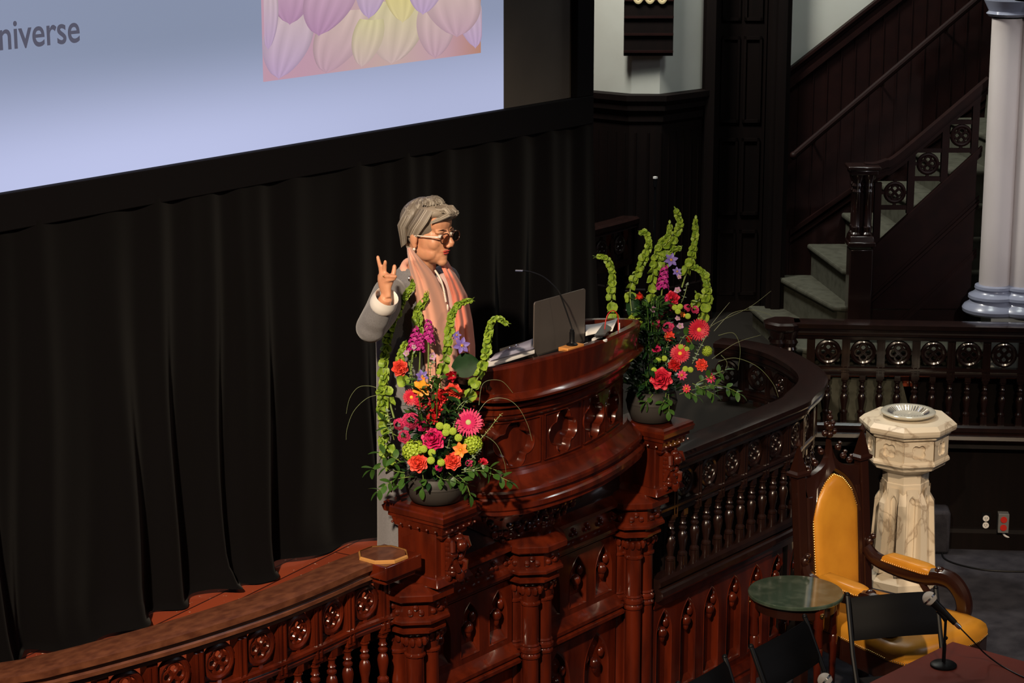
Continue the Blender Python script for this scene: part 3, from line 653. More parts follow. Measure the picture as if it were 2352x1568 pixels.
for i, X in enumerate(PX3):
    c = Vector((X, PYY, 0)); t = thing('pier', names[i], 'pier', (X, PYY, -1)); piers.append(t)
    wd = 'wood' if i < 2 else 'wood'
    for k, mb in pier_mb(c, i != 1).items(): mb.build(k.split()[0], wd, t, smooth=.45)
    if i != 1:
        c = c+Vector((.055, -.065, 0)); mb = MB(); b = c+Vector((-.0, 0, 0))
        mb.box(b+Vector((0.0, .0, .215)), (.23, .23, .035), None, .85); mb.box(b+Vector((0, 0.02, .315)), (.165, .20, .22)); mb.build('block', wd, t, bevel=.005)
        mb = MB()
        def ring(z, e, ex=0): return [(c.x-.12-e, c.y-.15-e, z), (c.x+.115+e, c.y-.15-e, z), (c.x+.115+e, c.y+.16+e, z), (c.x-.12-e, c.y+.16+e, z)]
        rows = [ring(z, e) for z, e in ((.385, -.055), (.40, -.04), (.41, -.04), (.418, -.03), (.45, -.022), (.458, -.012), (.47, -.012), (.478, 0), (.50, .006), (.505, .0), (.515, .0), (.522, -.012))]
        mb.grid(rows, closed=True); mb.add(rows[-1], [(0, 1, 2, 3)]); mb.build('moulded_cap', wd, t, smooth=.25)
        mb = MB()
        for k in range(6): mb.ball((c.x-.108, c.y-.10+.045*k, .434), .006, 6, 4); mb.ball((c.x-.08+.035*k, c.y-.135, .434), .006, 6, 4)
        mb.build('pearl_row', wd, t)
        mb = MB(); rr = random.Random(5)           # acanthus bracket on the front face
        y0 = c.y-.085
        mb.box((c.x, y0-.0, .33), (.10, .03, .20))
        for k in range(9):
            z = .385-.02*k; mb.ball((c.x+.028*sin(k*1.7), y0-.045+.0022*k, z), (.022, .02, .018), 9, 6)
            mb.ball((c.x-.035, y0-.02, z), (.014, .014, .016), 7, 5); mb.ball((c.x+.035, y0-.02, z), (.014, .014, .016), 7, 5)
        for sx in (-1, 1):
            mb.tube([(c.x+sx*.02, y0-.02, .38), (c.x+sx*.045, y0-.05, .375), (c.x+sx*.05, y0-.055, .35), (c.x+sx*.03, y0-.045, .335), (c.x+sx*.035, y0-.03, .30), (c.x+sx*.045, y0-.02, .26)], [.012, .014, .013, .012, .012, .008], 8)
            mb.tube([(c.x+sx*.01, y0-.03, .30), (c.x+sx*.03, y0-.055, .285), (c.x+sx*.02, y0-.06, .26), (c.x, y0-.05, .245)], [.01, .014, .012, .007], 8)
        mb.ball((c.x, y0-.05, .235), (.02, .02, .03), 10, 6); mb.ball((c.x, y0-.06, .36), (.026, .022, .026), 10, 6)
        mb.build('acanthus_bracket', wd, t)
FP = Path([(6.50, 5.58), (7.88, 5.58)], per=0)
for (a, b, lab, lab2) in ((6.52, 7.09, 'upper lancet panelling between the left pier and the slim middle pier', 'tall-panelled lower front between the left and middle piers'), (7.27, 7.86, 'upper lancet panelling between the middle pier and the right pier', 'tall-panelled lower front between the middle and right piers')):
    s0, s1 = a-6.50, b-6.50
    wainscot('lancet_panelling', lab, FP, s0, s1, -.29, .0, 3, 'wood')
    t = wainscot('lancet_panelling', lab2, FP, s0, s1, -.94, -.40, 2, 'wood')
    t = thing('cornice', 'moulded cornice with a row of carved bosses, '+('left' if a < 7 else 'right')+' bay under the pulpit', 'cornice', FP.map((s0+s1)/2, 0, 0))
    mb = MB(); FP.sweep(mb, [(-.05, .005), (.0, .005), (.02, .015), (.02, .03), (.04, .036), (.04, .05), (.01, .066), (.01, .13), (.03, .14), (.055, .155), (.055, .172), (.03, .18), (-.05, .21)], s0, s1); mb.build('moulding', 'wood', t, smooth=.35)
    for k in range(6):
        q = s0+(s1-s0)*(k+.5)/6; mb = MB()
        for w_, z in ((-.014, .088), (.014, .088), (0, .108)): mb.ball(FP.map(q+w_, .012, z), .0115, 8, 5)
        mb.build('boss', 'wood', t)
    t = thing('string_course', 'moulded rail at mid height of the '+('left' if a < 7 else 'right')+' bay under the pulpit', 'moulding', FP.map((s0+s1)/2, 0, -.35))
    mb = MB(); FP.sweep(mb, [(-.05, -.40), (0, -.40), (.02, -.39), (.05, -.372), (.05, -.357), (.035, -.35), (.045, -.34), (.045, -.325), (.02, -.31), (.0, -.29), (-.05, -.29)], s0, s1); mb.build('moulding', 'wood', t, smooth=.35)
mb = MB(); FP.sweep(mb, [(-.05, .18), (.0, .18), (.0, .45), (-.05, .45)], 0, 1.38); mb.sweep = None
tag(mb.build('pulpit_backing', 'shadewood', smooth=0), 'dark carved band in shadow between pulpit bottom and cornice', 'panel')
# shadowed foliage carving supporting the pulpit
t = thing('carved_corbel', 'shadowed carved foliage corbel under the curved pulpit', 'carving', (7.2, 5.5, .3))
rr = random.Random(11); mb = MB(); rows = []
for z, n_ in ((.20, .03), (.24, .05), (.28, .09), (.33, .15), (.38, .20), (.42, .22)): rows.append([(7.20-.62*k*(.35+.65*(z-.2)/.22) , 5.58-n_*(1-abs(k)**2.5*.8), z) for k in [j/10-1 for j in range(21)]])
mb.grid(rows)
for k in range(120):
    u = rr.uniform(-1, 1); j = rr.randrange(5); z = rows[j][0][2]+rr.uniform(-.01, .02); q = rows[j][int((u+1)*10)]
    mb.ball((q[0], q[1]-.005, z), (rr.uniform(.012, .026), .014, rr.uniform(.010, .022)), 7, 5)
mb.build('foliage', 'wood', t)
# ---------------------------------------------------------------- pulpit body
pp = [(6.83, 5.56), (6.81, 5.52), (6.84, 5.465), (6.91, 5.425), (7.0, 5.405), (7.15, 5.392), (7.32, 5.40), (7.5, 5.428), (7.68, 5.475), (7.82, 5.525), (7.885, 5.59), (7.885, 5.69)]
BP = Path(pp, 8)
t = thing('pulpit', 'curved glossy mahogany pulpit with carved quatrefoil panels', 'pulpit', (7.3, 5.6, .42))
s0 = 0; s1 = BP.L
mb = MB(); BP.sweep(mb, [(-.01, .555), (.02, .555), (.026, .54), (.05, .515), (.082, .495), (.088, .485), (.088, .47), (.075, .462), (.078, .452), (.10, .44), (.10, .42), (.088, .41), (.09, .395), (.075, .385), (.03, .38), (-.01, .38)], s0, s1); mb.build('base_moulding', 'wood', t, smooth=.35)
mb = MB(); BP.sweep(mb, [(-.01, .775), (.01, .775), (.018, .785), (.018, .795), (.03, .803), (.03, .815), (.018, .824), (.045, .838), (.045, .848), (.035, .855), (.06, .866), (.085, .872), (.088, .882), (.062, .90), (.055, .902), (.055, .90), (.03, .90), (-.01, .90)], s0, s1); mb.build('cornice', 'wood', t, smooth=.35)
TP = Path([(6.685, 5.45), (6.69, 5.425), (6.80, 5.38), (6.95, 5.355), (7.13, 5.337), (7.3, 5.333), (7.45, 5.342), (7.62, 5.368), (7.75, 5.40), (7.815, 5.44), (7.81, 5.50), (7.76, 5.57), (7.69, 5.64), (7.59, 5.70)], 8)
rows = []
n = 90
for i in range(n+1):
    u = i/n; a = TP.map(TP.L*u, 0, 0)
    bs = BP.near(a.xy); b = BP.map(bs, .055, 0)
    bb = b if (TP.L*u < TP.L*.80) else a
    k = max(0, min(1, (u-.70)/.1)); bb = b.lerp(a, k)
    nn = (TP.map(TP.L*u, 1, 0)-a).normalized()
    rows.append([Vector((bb.x, bb.y, .895)), Vector((a.x, a.y, 1.015))+nn*.004, Vector((a.x, a.y, 1.026))-nn*.004, Vector((a.x, a.y, 1.026))-nn*.03, Vector((a.x, a.y, .96))-nn*.034, Vector((bb.x, bb.y, .895))-nn*.034])
mb = MB(); mb.grid(rows, closed=True); mb.add(rows[0], [tuple(range(6))]); mb.add(rows[-1], [tuple(range(6))[::-1]]); mb.build('parapet', 'wood', t, smooth=.5)
mb = MB(); BP.sweep(mb, [(-.055, .40), (-.055, .90), (-.04, .90), (-.04, .40)], s0, s1); mb.build('drum', 'wood', t, smooth=.6)
# quatrefoil panels
cs = [BP.near(PY(px, py, 5.43).xy) for px, py in ((1180, 1040), (1283, 1018), (1366, 985), (1427, 955))]
edges = [cs[0]-.15]+[(a+b)/2 for a, b in zip(cs, cs[1:])]+[cs[-1]+(cs[-1]-cs[-2])/2]
edges[0] = edges[1]-(edges[2]-edges[1])*1.02
for k in range(4):
    a, b = edges[k], edges[k+1]; c = (a+b)/2
    mb = MB(); plate(mb, lambda u, v, d, c=c: BP.map(c+u, d, .665+v), quatrefoil(min((b-a)*.46, .104), 56), -(b-a)/2, (b-a)/2, -.11, .11, 0, .012, -.035)
    mb.build('quatrefoil_panel', 'wood', t, smooth=.5)
    mb = MB(); w_ = (b-a)/2-.012
    for u0, u1, v0, v1 in ((-w_, w_, -.100, -.094), (-w_, w_, .094, .100), (-w_, -w_+.006, -.1, .1), (w_-.006, w_, -.1, .1)):
        rows = [[BP.map(c+u0+(u1-u0)*j/8, d, z) for d, z in ((0, v0+.665), (.006, v0+.667), (.006, v1+.663), (0, v1+.665))] for j in range(9)]
        mb.grid(rows, closed=True)
    mb.build('panel_bead', 'wood', t, smooth=0)
mb = MB(); BP.sweep(mb, [(-.03, .555), (0, .555), (0, .775), (-.03, .775)], 0, edges[0]); BP.sweep(mb, [(-.03, .555), (0, .555), (0, .775), (-.03, .775)], edges[-1], BP.L); mb.build('end_panel', 'wood', t, smooth=.5)
# pulpit floor
mb = MB(); mb.prism([(p.x, p.y+.03) for p in BP.p], lambda a, b, d: Vector((a, b, d)), .40, .42); mb.build('pulpit_base', 'shadewood', t, smooth=0)
# desk inside the pulpit
t = thing('reading_desk', 'dark sloping reading desk inside the pulpit', 'desk', (7.2, 5.55, .4))
mb = MB(); mb.add([(6.75, 5.43, .955), (7.66, 5.43, .955), (7.62, 5.66, .955), (6.75, 5.66, .955), (6.75, 5.43, .93), (7.66, 5.43, .93), (7.62, 5.66, .93), (6.75, 5.66, .93)], [(0, 1, 2, 3), (7, 6, 5, 4), (0, 4, 5, 1), (1, 5, 6, 2), (2, 6, 7, 3), (3, 7, 4, 0)]); mb.build('top', 'shadewood', t, smooth=0)
for x in (6.9, 7.5): mb = MB(); mb.box((x, 5.6, .675), (.04, .04, .51)); mb.build('leg', 'shadewood', t, smooth=0)
# ---------------------------------------------------------------- the speaker
def remeshed(name, mb, m, parent, voxel, smooth=4, fac=.5):
    me = bpy.data.meshes.new(name); me.from_pydata([tuple(p) for p in mb.v], [], mb.f)
    o = bpy.data.objects.new(name, me); COL.objects.link(o)
    md = o.modifiers.new('r', 'REMESH'); md.mode = 'VOXEL'; md.voxel_size = voxel; md.use_smooth_shade = True
    if smooth: s = o.modifiers.new('s', 'SMOOTH'); s.iterations = smooth; s.factor = fac
    bpy.context.view_layer.update(); dg = bpy.context.evaluated_depsgraph_get()
    me2 = bpy.data.meshes.new_from_object(o.evaluated_get(dg)); o.modifiers.clear(); o.data = me2
    me2.materials.clear(); me2.materials.append(M[m] if isinstance(m, str) else m); me2.shade_smooth()
    put(o, parent); return o
M['skin'] = mat('skin', (0.62, 0.30, 0.17), 0.45, sss=0.12, noise=((0.56, 0.25, 0.14), 25, (1, 1, 1), .35, .7))
M['lips'] = mat('lips', (0.50, 0.06, 0.05), 0.35)
M['hair'] = mat('silver_hair', (0.42, 0.36, 0.29), 0.45, noise=((0.10, 0.075, 0.055), 48.0, (1, 1, .6), 0.42, 0.64))
M['coat'] = mat('grey_wool', (0.195, 0.19, 0.20), 0.9, spec=0.1, sheen=0.3, noise=((0.155, 0.15, 0.158), 180, (1, 1, 1), .3, .7))
M['scarf'] = mat('salmon_scarf', (0.80, 0.40, 0.29), 0.8, spec=0.15, sheen=0.2)
M['scarf2'] = mat('coral_scarf', (0.74, 0.24, 0.17), 0.8, spec=0.15, sheen=0.2)
M['blouse'] = mat('pale_blouse', (0.62, 0.44, 0.42), 0.7)
M['cuff'] = mat('white_cuff', (0.80, 0.76, 0.72), 0.7)
M['specs'] = mat('tortoiseshell', (0.05, 0.018, 0.012), 0.2)
M['lens'] = mat('lens', (0.80, 0.68, 0.64), 0.02, trans=1.0, spec=.3); M['lens'].node_tree.nodes['Principled BSDF'].inputs['IOR'].default_value = 1.04
M['pearl'] = mat('pearl', (0.75, 0.68, 0.6), 0.2)
M['eye'] = mat('eye', (0.65, 0.6, 0.55), 0.2); M['pupil'] = mat('pupil', (0.02, 0.015, 0.01), 0.15)
M['trouser'] = mat('grey_trouser', (0.10, 0.10, 0.11), 0.9)
HS = 1.10
hc = PY(984, 533, 5.71)
t = thing('person', 'person in grey coat and salmon scarf speaking with one hand raised, behind the pulpit', 'person', (6.73, 5.79, 0.0))
face = (ER*cos(radians(34))-EF*sin(radians(34))); face.z = -.06; face.normalize()
up = Vector((0, 0, 1)); rt = face.cross(up).normalized(); up2 = rt.cross(face)
RH = Matrix((rt, face, up2)).transposed()
def HP(x, y, z): return hc+RH @ (Vector((x, y, z))*HS)
def hb(mb, c, r, n=14, m=10): mb.ball(HP(*c), tuple(q*HS for q in r), n, m, RH)
body = MB()
hb(body, (0, -.018, .032), (.072, .090, .080)); hb(body, (0, .022, -.02), (.062, .066, .082)); hb(body, (0, .032, -.075), (.048, .048, .038))
hb(body, (0, .066, -.098), (.022, .020, .018)); hb(body, (0, .052, .045), (.056, .035, .045))
for sx in (-1, 1):
    hb(body, (sx*.034, .048, -.026), (.026, .028, .030)); hb(body, (sx*.030, .072, .018), (.024, .013, .009)); hb(body, (sx*.010, .098, -.034), (.009, .010, .008))
    hb(body, (sx*.038, .015, -.066), (.022, .050, .032)); hb(body, (sx*.074, -.012, -.015), (.010, .017, .029)); hb(body, (sx*.072, -.008, -.040), (.009, .010, .011))
body.tube([HP(0, .080, .016), HP(0, .092, -.004), HP(0, .106, -.024), HP(0, .103, -.033)], [.0095*HS, .0095*HS, .0125*HS, .010*HS], 10)
hb(body, (0, .073, -.055), (.026, .014, .014)); hb(body, (0, .071, -.068), (.024, .013, .012)); hb(body, (0, .072, -.082), (.020, .012, .012))
nk = Vector((6.735, 5.775, 1.34))
body.tube([HP(0, -.012, -.03), HP(0, -.02, -.10), nk+Vector((0, 0, .02)), nk+Vector((0, .01, -.06))], [.056*HS, .053*HS, .058, .075], 16)
# torso, arms, legs under the clothes
body.ball((6.735, 5.80, 1.16), (.16, .095, .19)); body.ball((6.735, 5.80, .88), (.15, .095, .20))
SR, EL, WR = Vector((6.565, 5.79, 1.315)), PY(853, 752, 5.64), PY(888, 682, 5.53)
SL, EL2, WL = Vector((6.915, 5.80, 1.31)), Vector((6.975, 5.84, 1.03)), Vector((6.93, 5.70, .93))
body.tube([SR, SR.lerp(EL, .5), EL, EL.lerp(WR, .4), WR], [.052, .047, .040, .038, .024], 12)
body.tube([SL, SL.lerp(EL2, .5), EL2, EL2.lerp(WL, .5), WL], [.052, .046, .04, .034, .024], 12)
for sx in (-.08, .08): body.tube([(6.735+sx, 5.80, .85), (6.735+sx, 5.80, .5), (6.735+sx, 5.81, .09)], [.085, .06, .038], 12)
hd = depth(WR)
def HD(px, py, dz=0.0): return PD(px, py, hd+dz)
body.tube([HD(888, 684), HD(887, 672), HD(884, 655), HD(882, 640), HD(880, 628)], [.022, .024, .030, .031, .026], 14, flat=.62)
def finger(mb, pts, r0, r1): k = len(pts)-1; mb.tube([HD(*p) for p in pts], [r0+(r1-r0)*i/k for i in range(k+1)], 10); mb.ball(HD(*pts[-1]), r1, 10, 6)
finger(body, [(876, 634, 0), (875, 621, -.004), (872, 607, -.010), (869, 596, -.012), (868, 590, -.012)], .0098, .0072)
finger(body, [(883, 632, -.004), (883, 619, -.012), (884, 608, -.022), (885, 601, -.030)], .0096, .0074)
finger(body, [(881, 640, -.012), (887, 634, -.026), (898, 634, -.036), (909, 635, -.034)], .0094, .0072)
finger(body, [(882, 651, -.010), (889, 644, -.024), (898, 642, -.032), (906, 641, -.028)], .0086, .0066)
finger(body, [(891, 662, -.004), (898, 645, -.012), (904, 628, -.012), (906, 616, -.010), (906, 611, -.010)], .0125, .0082)
hw = WL   # resting hand beside the body, five fingers
body.ball(hw+Vector((-.005, -.05, -.012)), (.036, .045, .014), 12, 8)
for k in range(4): q = hw+Vector((-.032+.019*k, -.085, -.014)); body.tube([q, q+Vector((0, -.03-.006*(k in (1, 2)), -.004)), q+Vector((0, -.055-.008*(k in (1, 2)), -.012))], [.009, .0085, .007], 8)
body.tube([hw+Vector((.02, -.02, -.01)), hw+Vector((.042, -.045, -.012)), hw+Vector((.05, -.07, -.014))], [.011, .010, .008], 8)
remeshed('body', body, 'skin', t, .0042, 3)
# facial parts
mb = MB()
for sx in (-1, 1): hb(mb, (sx*.009, .0858, -.0560), (.0125, .0042, .0034), 12, 8)
hb(mb, (0, .0838, -.0650), (.016, .0050, .0040), 12, 8); mb.build('lips', 'lips', t)
for sx in (-1, 1):
    e = MB(); hb(e, (sx*.031, .0775, .001), (.0115, .010, .0075), 14, 10); eo = e.build('eye', 'eye', t)
    e = MB(); hb(e, (sx*.031+.001, .0862, .001), (.0048, .003, .0048), 10, 6); e.build('pupil', 'pupil', eo)
    e = MB(); e.tube([HP(sx*.012, .088, .022), HP(sx*.03, .087, .028), HP(sx*.046, .076, .024)], [.0022, .0028, .0012], 6, flat=.6); e.build('eyebrow', 'hair', t)
gl = thing('spectacles', '', 'x', HP(0, .1, 0)); del gl['label']; del gl['category']; put(gl, t); gl.matrix_parent_inverse = Matrix.Translation(-t.location)
for sx in (-1, 1):
    mb = MB(); pts = []
    for i in range(24):
        a = 2*pi*i/24; rx, rz = .0245, .0185; x = rx*abs(cos(a))**.8*(1 if cos(a) > 0 else -1); z = rz*abs(sin(a))**.85*(1 if sin(a) > 0 else -1)
        pts.append(HP(sx*.034+x, .101-.09*abs(sx*.034+x)**1.3, -.003+z))
    mb.tube(pts, .0022*HS, 8, closed=True); mb.build('spectacle_rim', 'specs', gl)
    mb = MB(); mb.add([HP(sx*.034, .099, -.003)]+[p-face*.001 for p in pts], [(0, i+1, (i+1) % 24+1) for i in range(24)]); mb.build('spectacle_lens', 'lens', gl, solid=.0012)
    mb = MB(); mb.tube([HP(sx*.060, .094, .006), HP(sx*.069, .085, .006), HP(sx*.077, .04, .003), HP(sx*.080, .0, .0), HP(sx*.079, -.02, -.012)], [.0032, .0034, .0026, .002, .002], 8); mb.build('temple', 'pearl', gl)
    mb = MB(); mb.ball(HP(sx*.079, -.004, -.052), .0062, 10, 8); mb.build('earring', 'pearl', t)
mb = MB(); mb.tube([HP(-.010, .1, .0), HP(0, .104, .003), HP(.010, .1, .0)], .002, 8); mb.build('bridge', 'specs', gl)
# hair: cap and swept locks
rr = random.Random(3); hair = MB(); HST = []
_tube = hair.tube
def _rec(*a, **k): HST.append(len(hair.v)); return _tube(*a, **k)
hair.tube = _rec
hb(hair, (0, -.028, .042), (.080, .090, .076), 18, 12); hb(hair, (0, -.052, -.005), (.068, .055, .062), 16, 10); hb(hair, (0, -.050, -.055), (.048, .036, .032), 14, 8)
hb(hair, (.01, .035, .088), (.060, .048, .030), 14, 8)
for k in range(330):
    a = rr.uniform(-2.6, 2.6); h = rr.uniform(-.02, 1)**.8 if True else 0
    h = rr.random(); 
    # start on the crown, flow out and down / forward
    st = Vector((.05*sin(a)*.4+.015, -.03+.03*cos(a), .116+rr.uniform(-.006, .008)))
    ang = rr.uniform(0, 2*pi); dx, dy = sin(ang), cos(ang)
    pts = []; L = rr.uniform(.75, 1.0)*(1.0 if dy < .2 else .62)
    for j in range(7):
        s = j/6*L; th = s*(1.68 if dy < -.1 else 1.40)
        x = .084*sin(th)*dx; y = -.028+(.098 if dy > 0 else .092)*sin(th)*dy*(1-1.0*max(0, s-.55)); z = .036+.092*cos(th)-(.014*max(0, -dy)*s)
        if dy > .3: z += .020*sin(s*3); y += .012
        z -= .0
        pts.append(HP(x+rr.uniform(-.003, .003), y+rr.uniform(-.003, .003), z+rr.uniform(-.003, .003)))
    if dy > .25 or abs(dx) < .97 or True:
        hair.tube(pts, [.006, .0075, .008, .008, .0075, .006, .0025], 5)
for k in range(60):      # fringe swoop across to the side
    u = rr.random(); s0_ = Vector((-.03+.07*u, .055, .104+rr.uniform(-.01, .012)))
    hair.tube([HP(*s0_), HP(s0_.x*.7, .088, .104+rr.uniform(-.01, .012)), HP(s0_.x*.8-.01, .104, .088+rr.uniform(-.008, .006)), HP(-.055+.10*u, .094-.03*abs(u-.5), .070+rr.uniform(-.008, .01)), HP(-.07+.14*u, .074-.03*abs(u-.5), .056+rr.uniform(-.006, .006))], [.006, .008, .008, .006, .002], 5)
for sx in (-1, 1):
    for k in range(44):
        u = rr.random(); y0 = .045-.11*u
        hair.tube([HP(sx*.060, y0+.01, .10), HP(sx*.082, y0, .06), HP(sx*(.085), y0-.022, .026), HP(sx*.078, y0-.045, -.008-.05*u*(u > .5))], [.006, .008, .007, .002], 5)
for k in range(50):
    u = rr.uniform(-1, 1)
    hair.tube([HP(.06*u, -.098, .02), HP(.062*u, -.104, -.025), HP(.052*u, -.088, -.065), HP(.042*u, -.068, -.092+.02*abs(u))], [.007, .009, .008, .002], 5)
for i, v in enumerate(hair.v):
    l = RH.transposed() @ (v-hc)/HS
    if l.y < -.03: l.y = -.03+(l.y+.03)*(.80 if l.z > .03 else .80-.16*min(1, (.03-l.z)/.06))
    if l.z > .07: l.z = .07+(l.z-.07)*.86
    if l.z < .0: l.x *= 1-.10*min(1, -l.z/.05); l.y += .012*min(1, -l.z/.06)*(l.y < -.03)
    hair.v[i] = hc+RH @ (l*HS)
HST.append(len(hair.v)); hb(hair, (0, -.022, .042), (.0815, .094, .0815), 24, 16)
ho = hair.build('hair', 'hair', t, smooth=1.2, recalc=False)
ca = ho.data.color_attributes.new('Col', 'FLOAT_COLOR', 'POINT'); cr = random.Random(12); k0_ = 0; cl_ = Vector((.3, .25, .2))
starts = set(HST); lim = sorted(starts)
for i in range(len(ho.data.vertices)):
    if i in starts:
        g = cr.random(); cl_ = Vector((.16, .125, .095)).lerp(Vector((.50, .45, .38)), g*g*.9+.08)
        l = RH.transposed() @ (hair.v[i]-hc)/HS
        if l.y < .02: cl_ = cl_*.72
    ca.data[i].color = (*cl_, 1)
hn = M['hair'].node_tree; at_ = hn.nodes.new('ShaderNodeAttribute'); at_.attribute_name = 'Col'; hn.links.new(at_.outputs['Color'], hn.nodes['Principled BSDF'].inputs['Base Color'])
# coat
coat = MB(); ov = lambda z, cx, cy, rx, ry: (cx, cy, z, rx, ry)
secs = [ov(.20, 6.745, 5.80, .215, .15), ov(.45, 6.745, 5.80, .21, .15), ov(.75, 6.745, 5.80, .21, .145), ov(.98, 6.74, 5.80, .208, .135), ov(1.14, 6.735, 5.80, .205, .130), ov(1.25, 6.74, 5.80, .205, .120), ov(1.315, 6.74, 5.80, .185, .100), ov(1.36, 6.738, 5.80, .125, .080), ov(1.395, 6.736, 5.80, .075, .062)]
rows = [[Vector((cx+rx*cos(2*pi*k/28), cy+ry*sin(2*pi*k/28)+.006*sin(k*2.2)*(1-z/1.4), z)) for k in range(28)] for cx, cy, z, rx, ry in secs]
coat.grid(rows, closed=True); coat.add(rows[0], [tuple(range(28))]); coat.add(rows[-1], [tuple(range(28))])
coat.ball(SR, (.070, .068, .062)); coat.ball(SL, (.068, .068, .062))
coat.tube([SR, SR.lerp(EL, .5)+Vector((0, 0, -.01)), EL+Vector((.0, .005, -.004)), EL.lerp(WR, .35)+Vector((-.004, 0, 0)), EL.lerp(WR, .78)], [.070, .068, .060, .056, .047], 16); coat.ball(EL, .060)
coat.tube([SL, SL.lerp(EL2, .5), EL2, EL2.lerp(WL, .8)], [.068, .062, .055, .045], 14)
remeshed('coat', coat, 'coat', t, .009, 5)
mb = MB(); ax = (WR-EL).normalized(); a = EL.lerp(WR, .70); b = EL.lerp(WR, 1.02)
q = ax.to_track_quat('Z', 'Y').to_matrix(); mb.lathe(a, [(.050, 0), (.054, .012), (.052, (b-a).length*.6), (.047, (b-a).length), (.043, (b-a).length-.004), (.045, .01), (.045, 0)], 22, R=q, cap=False); mb.build('cuff', 'cuff', t, smooth=1)
mb = MB(); mb.tube([HD(876, 638, -.002)+Vector((0, 0, 0)), HD(878, 636, -.014), HD(885, 637, -.030)], .0024, 6); mb.ball(HD(881, 634, -.030), .0035, 8, 6); mb.build('finger_ring', 'brass', t)
mb = MB(); mb.ball((6.80, 5.700, 1.20), (.095, .062, .17), 18, 12); mb.ball((6.738, 5.745, 1.31), (.07, .05, .06), 16, 10); mb.build('blouse', 'blouse', t)
def sheet(rws, yc, yl, yr, folds, ph, nn=26, top=None):
    rows = []; R2 = []
    for (y, a, b) in rws: R2.append((y, a, b))
    fine = []
    for (y0, a0, b0), (y1, a1, b1) in zip(R2, R2[1:]):
        for j in range(4): s = j/4; fine.append((y0+(y1-y0)*s, a0+(a1-a0)*s, b0+(b1-b0)*s))
    fine.append(R2[-1])
    for i, (y, a, b) in enumerate(fine):
        g = min(1, i/6); row = []
        for k in range(nn+1):
            u = k/nn; u_ = u+.02*sin(i*.22+ph); yy = yc+(yl-yc)*max(0, 1-2*u)**2+(yr-yc)*max(0, 2*u-1)**2
            yy += .0045*g*(sin(u_*folds*2*pi+ph+i*.03)+.6*sin(u_*folds*3.7*2+i*.07))+(top or 0)*(1-g)
            row.append(PY(a+(b-a)*u, y, yy))
        rows.append(row)
    return rows
A = [(569, 936, 943), (583, 937, 954), (605, 940, 974), (622, 943, 990), (640, 947, 1003), (680, 954, 1022), (720, 961, 1036), (760, 967, 1046), (800, 973, 1052), (860, 978, 1055), (930, 982, 1056)]
B = [(599, 1010, 1027), (615, 1016, 1036), (647, 1029, 1056), (678, 1038, 1072), (736, 1047, 1084), (793, 1050, 1090), (860, 1052, 1091)]
mb = MB(); mb.grid(sheet(A, 5.625, 5.67, 5.64, 3.2, 0, top=.06)); mb.build('scarf', 'scarf', t, smooth=1.5, solid=.006)
mb = MB(); mb.grid(sheet(B, 5.635, 5.63, 5.69, 2.2, 1, top=.06)); mb.build('scarf_end', 'scarf2', t, smooth=1.5, solid=.006)
mb = MB()
for dz, rr_ in ((0, .078), (.022, .073), (-.022, .086)):
    pts = [];
    for i in range(28):
        a = 2*pi*i/28; p = nk+Vector((rr_*cos(a), .0+rr_*.9*sin(a), dz+.045*max(0, sin(a))+.0-.05*max(0, -sin(a))**2)); pts.append(p)
    mb.tube(pts[-3:]+pts[:20], [.010]+[.016+.003*sin(i) for i in range(21)]+[.010], 9)
mb.build('scarf_collar', 'scarf', t, smooth=1.5)
mb = MB()
nkl = crom([PY(1000, 622, 5.69), PY(1011, 640, 5.645), PY(1019, 664, 5.635), PY(1024, 692, 5.63)], 9)
for p in nkl: mb.ball(p, .0048, 8, 6)
mb.ball(PY(1028, 706, 5.63), (.005, .005, .014), 8, 6); mb.build('necklace', 'pearl', t)
mb = MB(); mb.ball(PY(942, 640, 5.672), (.012, .006, .012), 8, 6); mb.build('brooch', 'steel', t)
mb = MB()
for sx in (-.08, .08): mb.tube([(6.735+sx, 5.80, .60), (6.735+sx, 5.81, .05)], [.09, .075], 14)
mb.build('trousers', 'trouser', t)
for sx in (-.08, .08):
    mb = MB(); mb.ball((6.735+sx, 5.76, .045), (.045, .12, .045), 14, 8); mb.build('shoe', 'cuff', t)
# ---------------------------------------------------------------- things on the pulpit
a = PZ(1226, 822, .972); b = PZ(1343, 786, .972); ux = (b-a).normalized(); uy = Vector((-ux.y, ux.x, 0))
t = thing('laptop', 'open grey laptop seen from behind its lid on the pulpit', 'laptop', (a+b)/2)
tl = PZ(1229, 700, a.z+.232); hv = (tl-a); hv = Vector((0, 0, 1))*.236+(-uy)*-.02
hv = Vector((ux.x*.004, ux.y*.004, .238))
def slab(o_, u, v, w, r=.012):
    mb = MB(); U, V, Wt = u.length, v.length, w; un, vn = u.normalized(), v.normalized(); nn_ = un.cross(vn).normalized(); pl = []
    for cx, cy, a0 in ((U-r, V-r, 0), (r, V-r, pi/2), (r, r, pi), (U-r, r, 1.5*pi)):
        for j in range(5): q = a0+j*pi/8; pl.append((cx+r*cos(q), cy+r*sin(q)))
    mb.prism(pl, lambda x, y, d: o_+un*x+vn*y+nn_*d, 0, Wt); return mb
lidu = b-a
slab(a, lidu, hv, -.006).build('lid', 'laptop', t, smooth=.5, bevel=.001)
slab(a+hv*.04+lidu*.03+uy*.0072, lidu*.94, hv*.92, -.001, .004).build('screen', 'black', t, smooth=0)
slab(a+Vector((0, 0, -.004)), lidu, uy*.19, .014).build('base', 'laptop', t, smooth=.5, bevel=.001)
mb = MB()
mb.tube([a+lidu*.1, a+lidu*.9], .004, 8); mb.build('hinge', 'black', t)
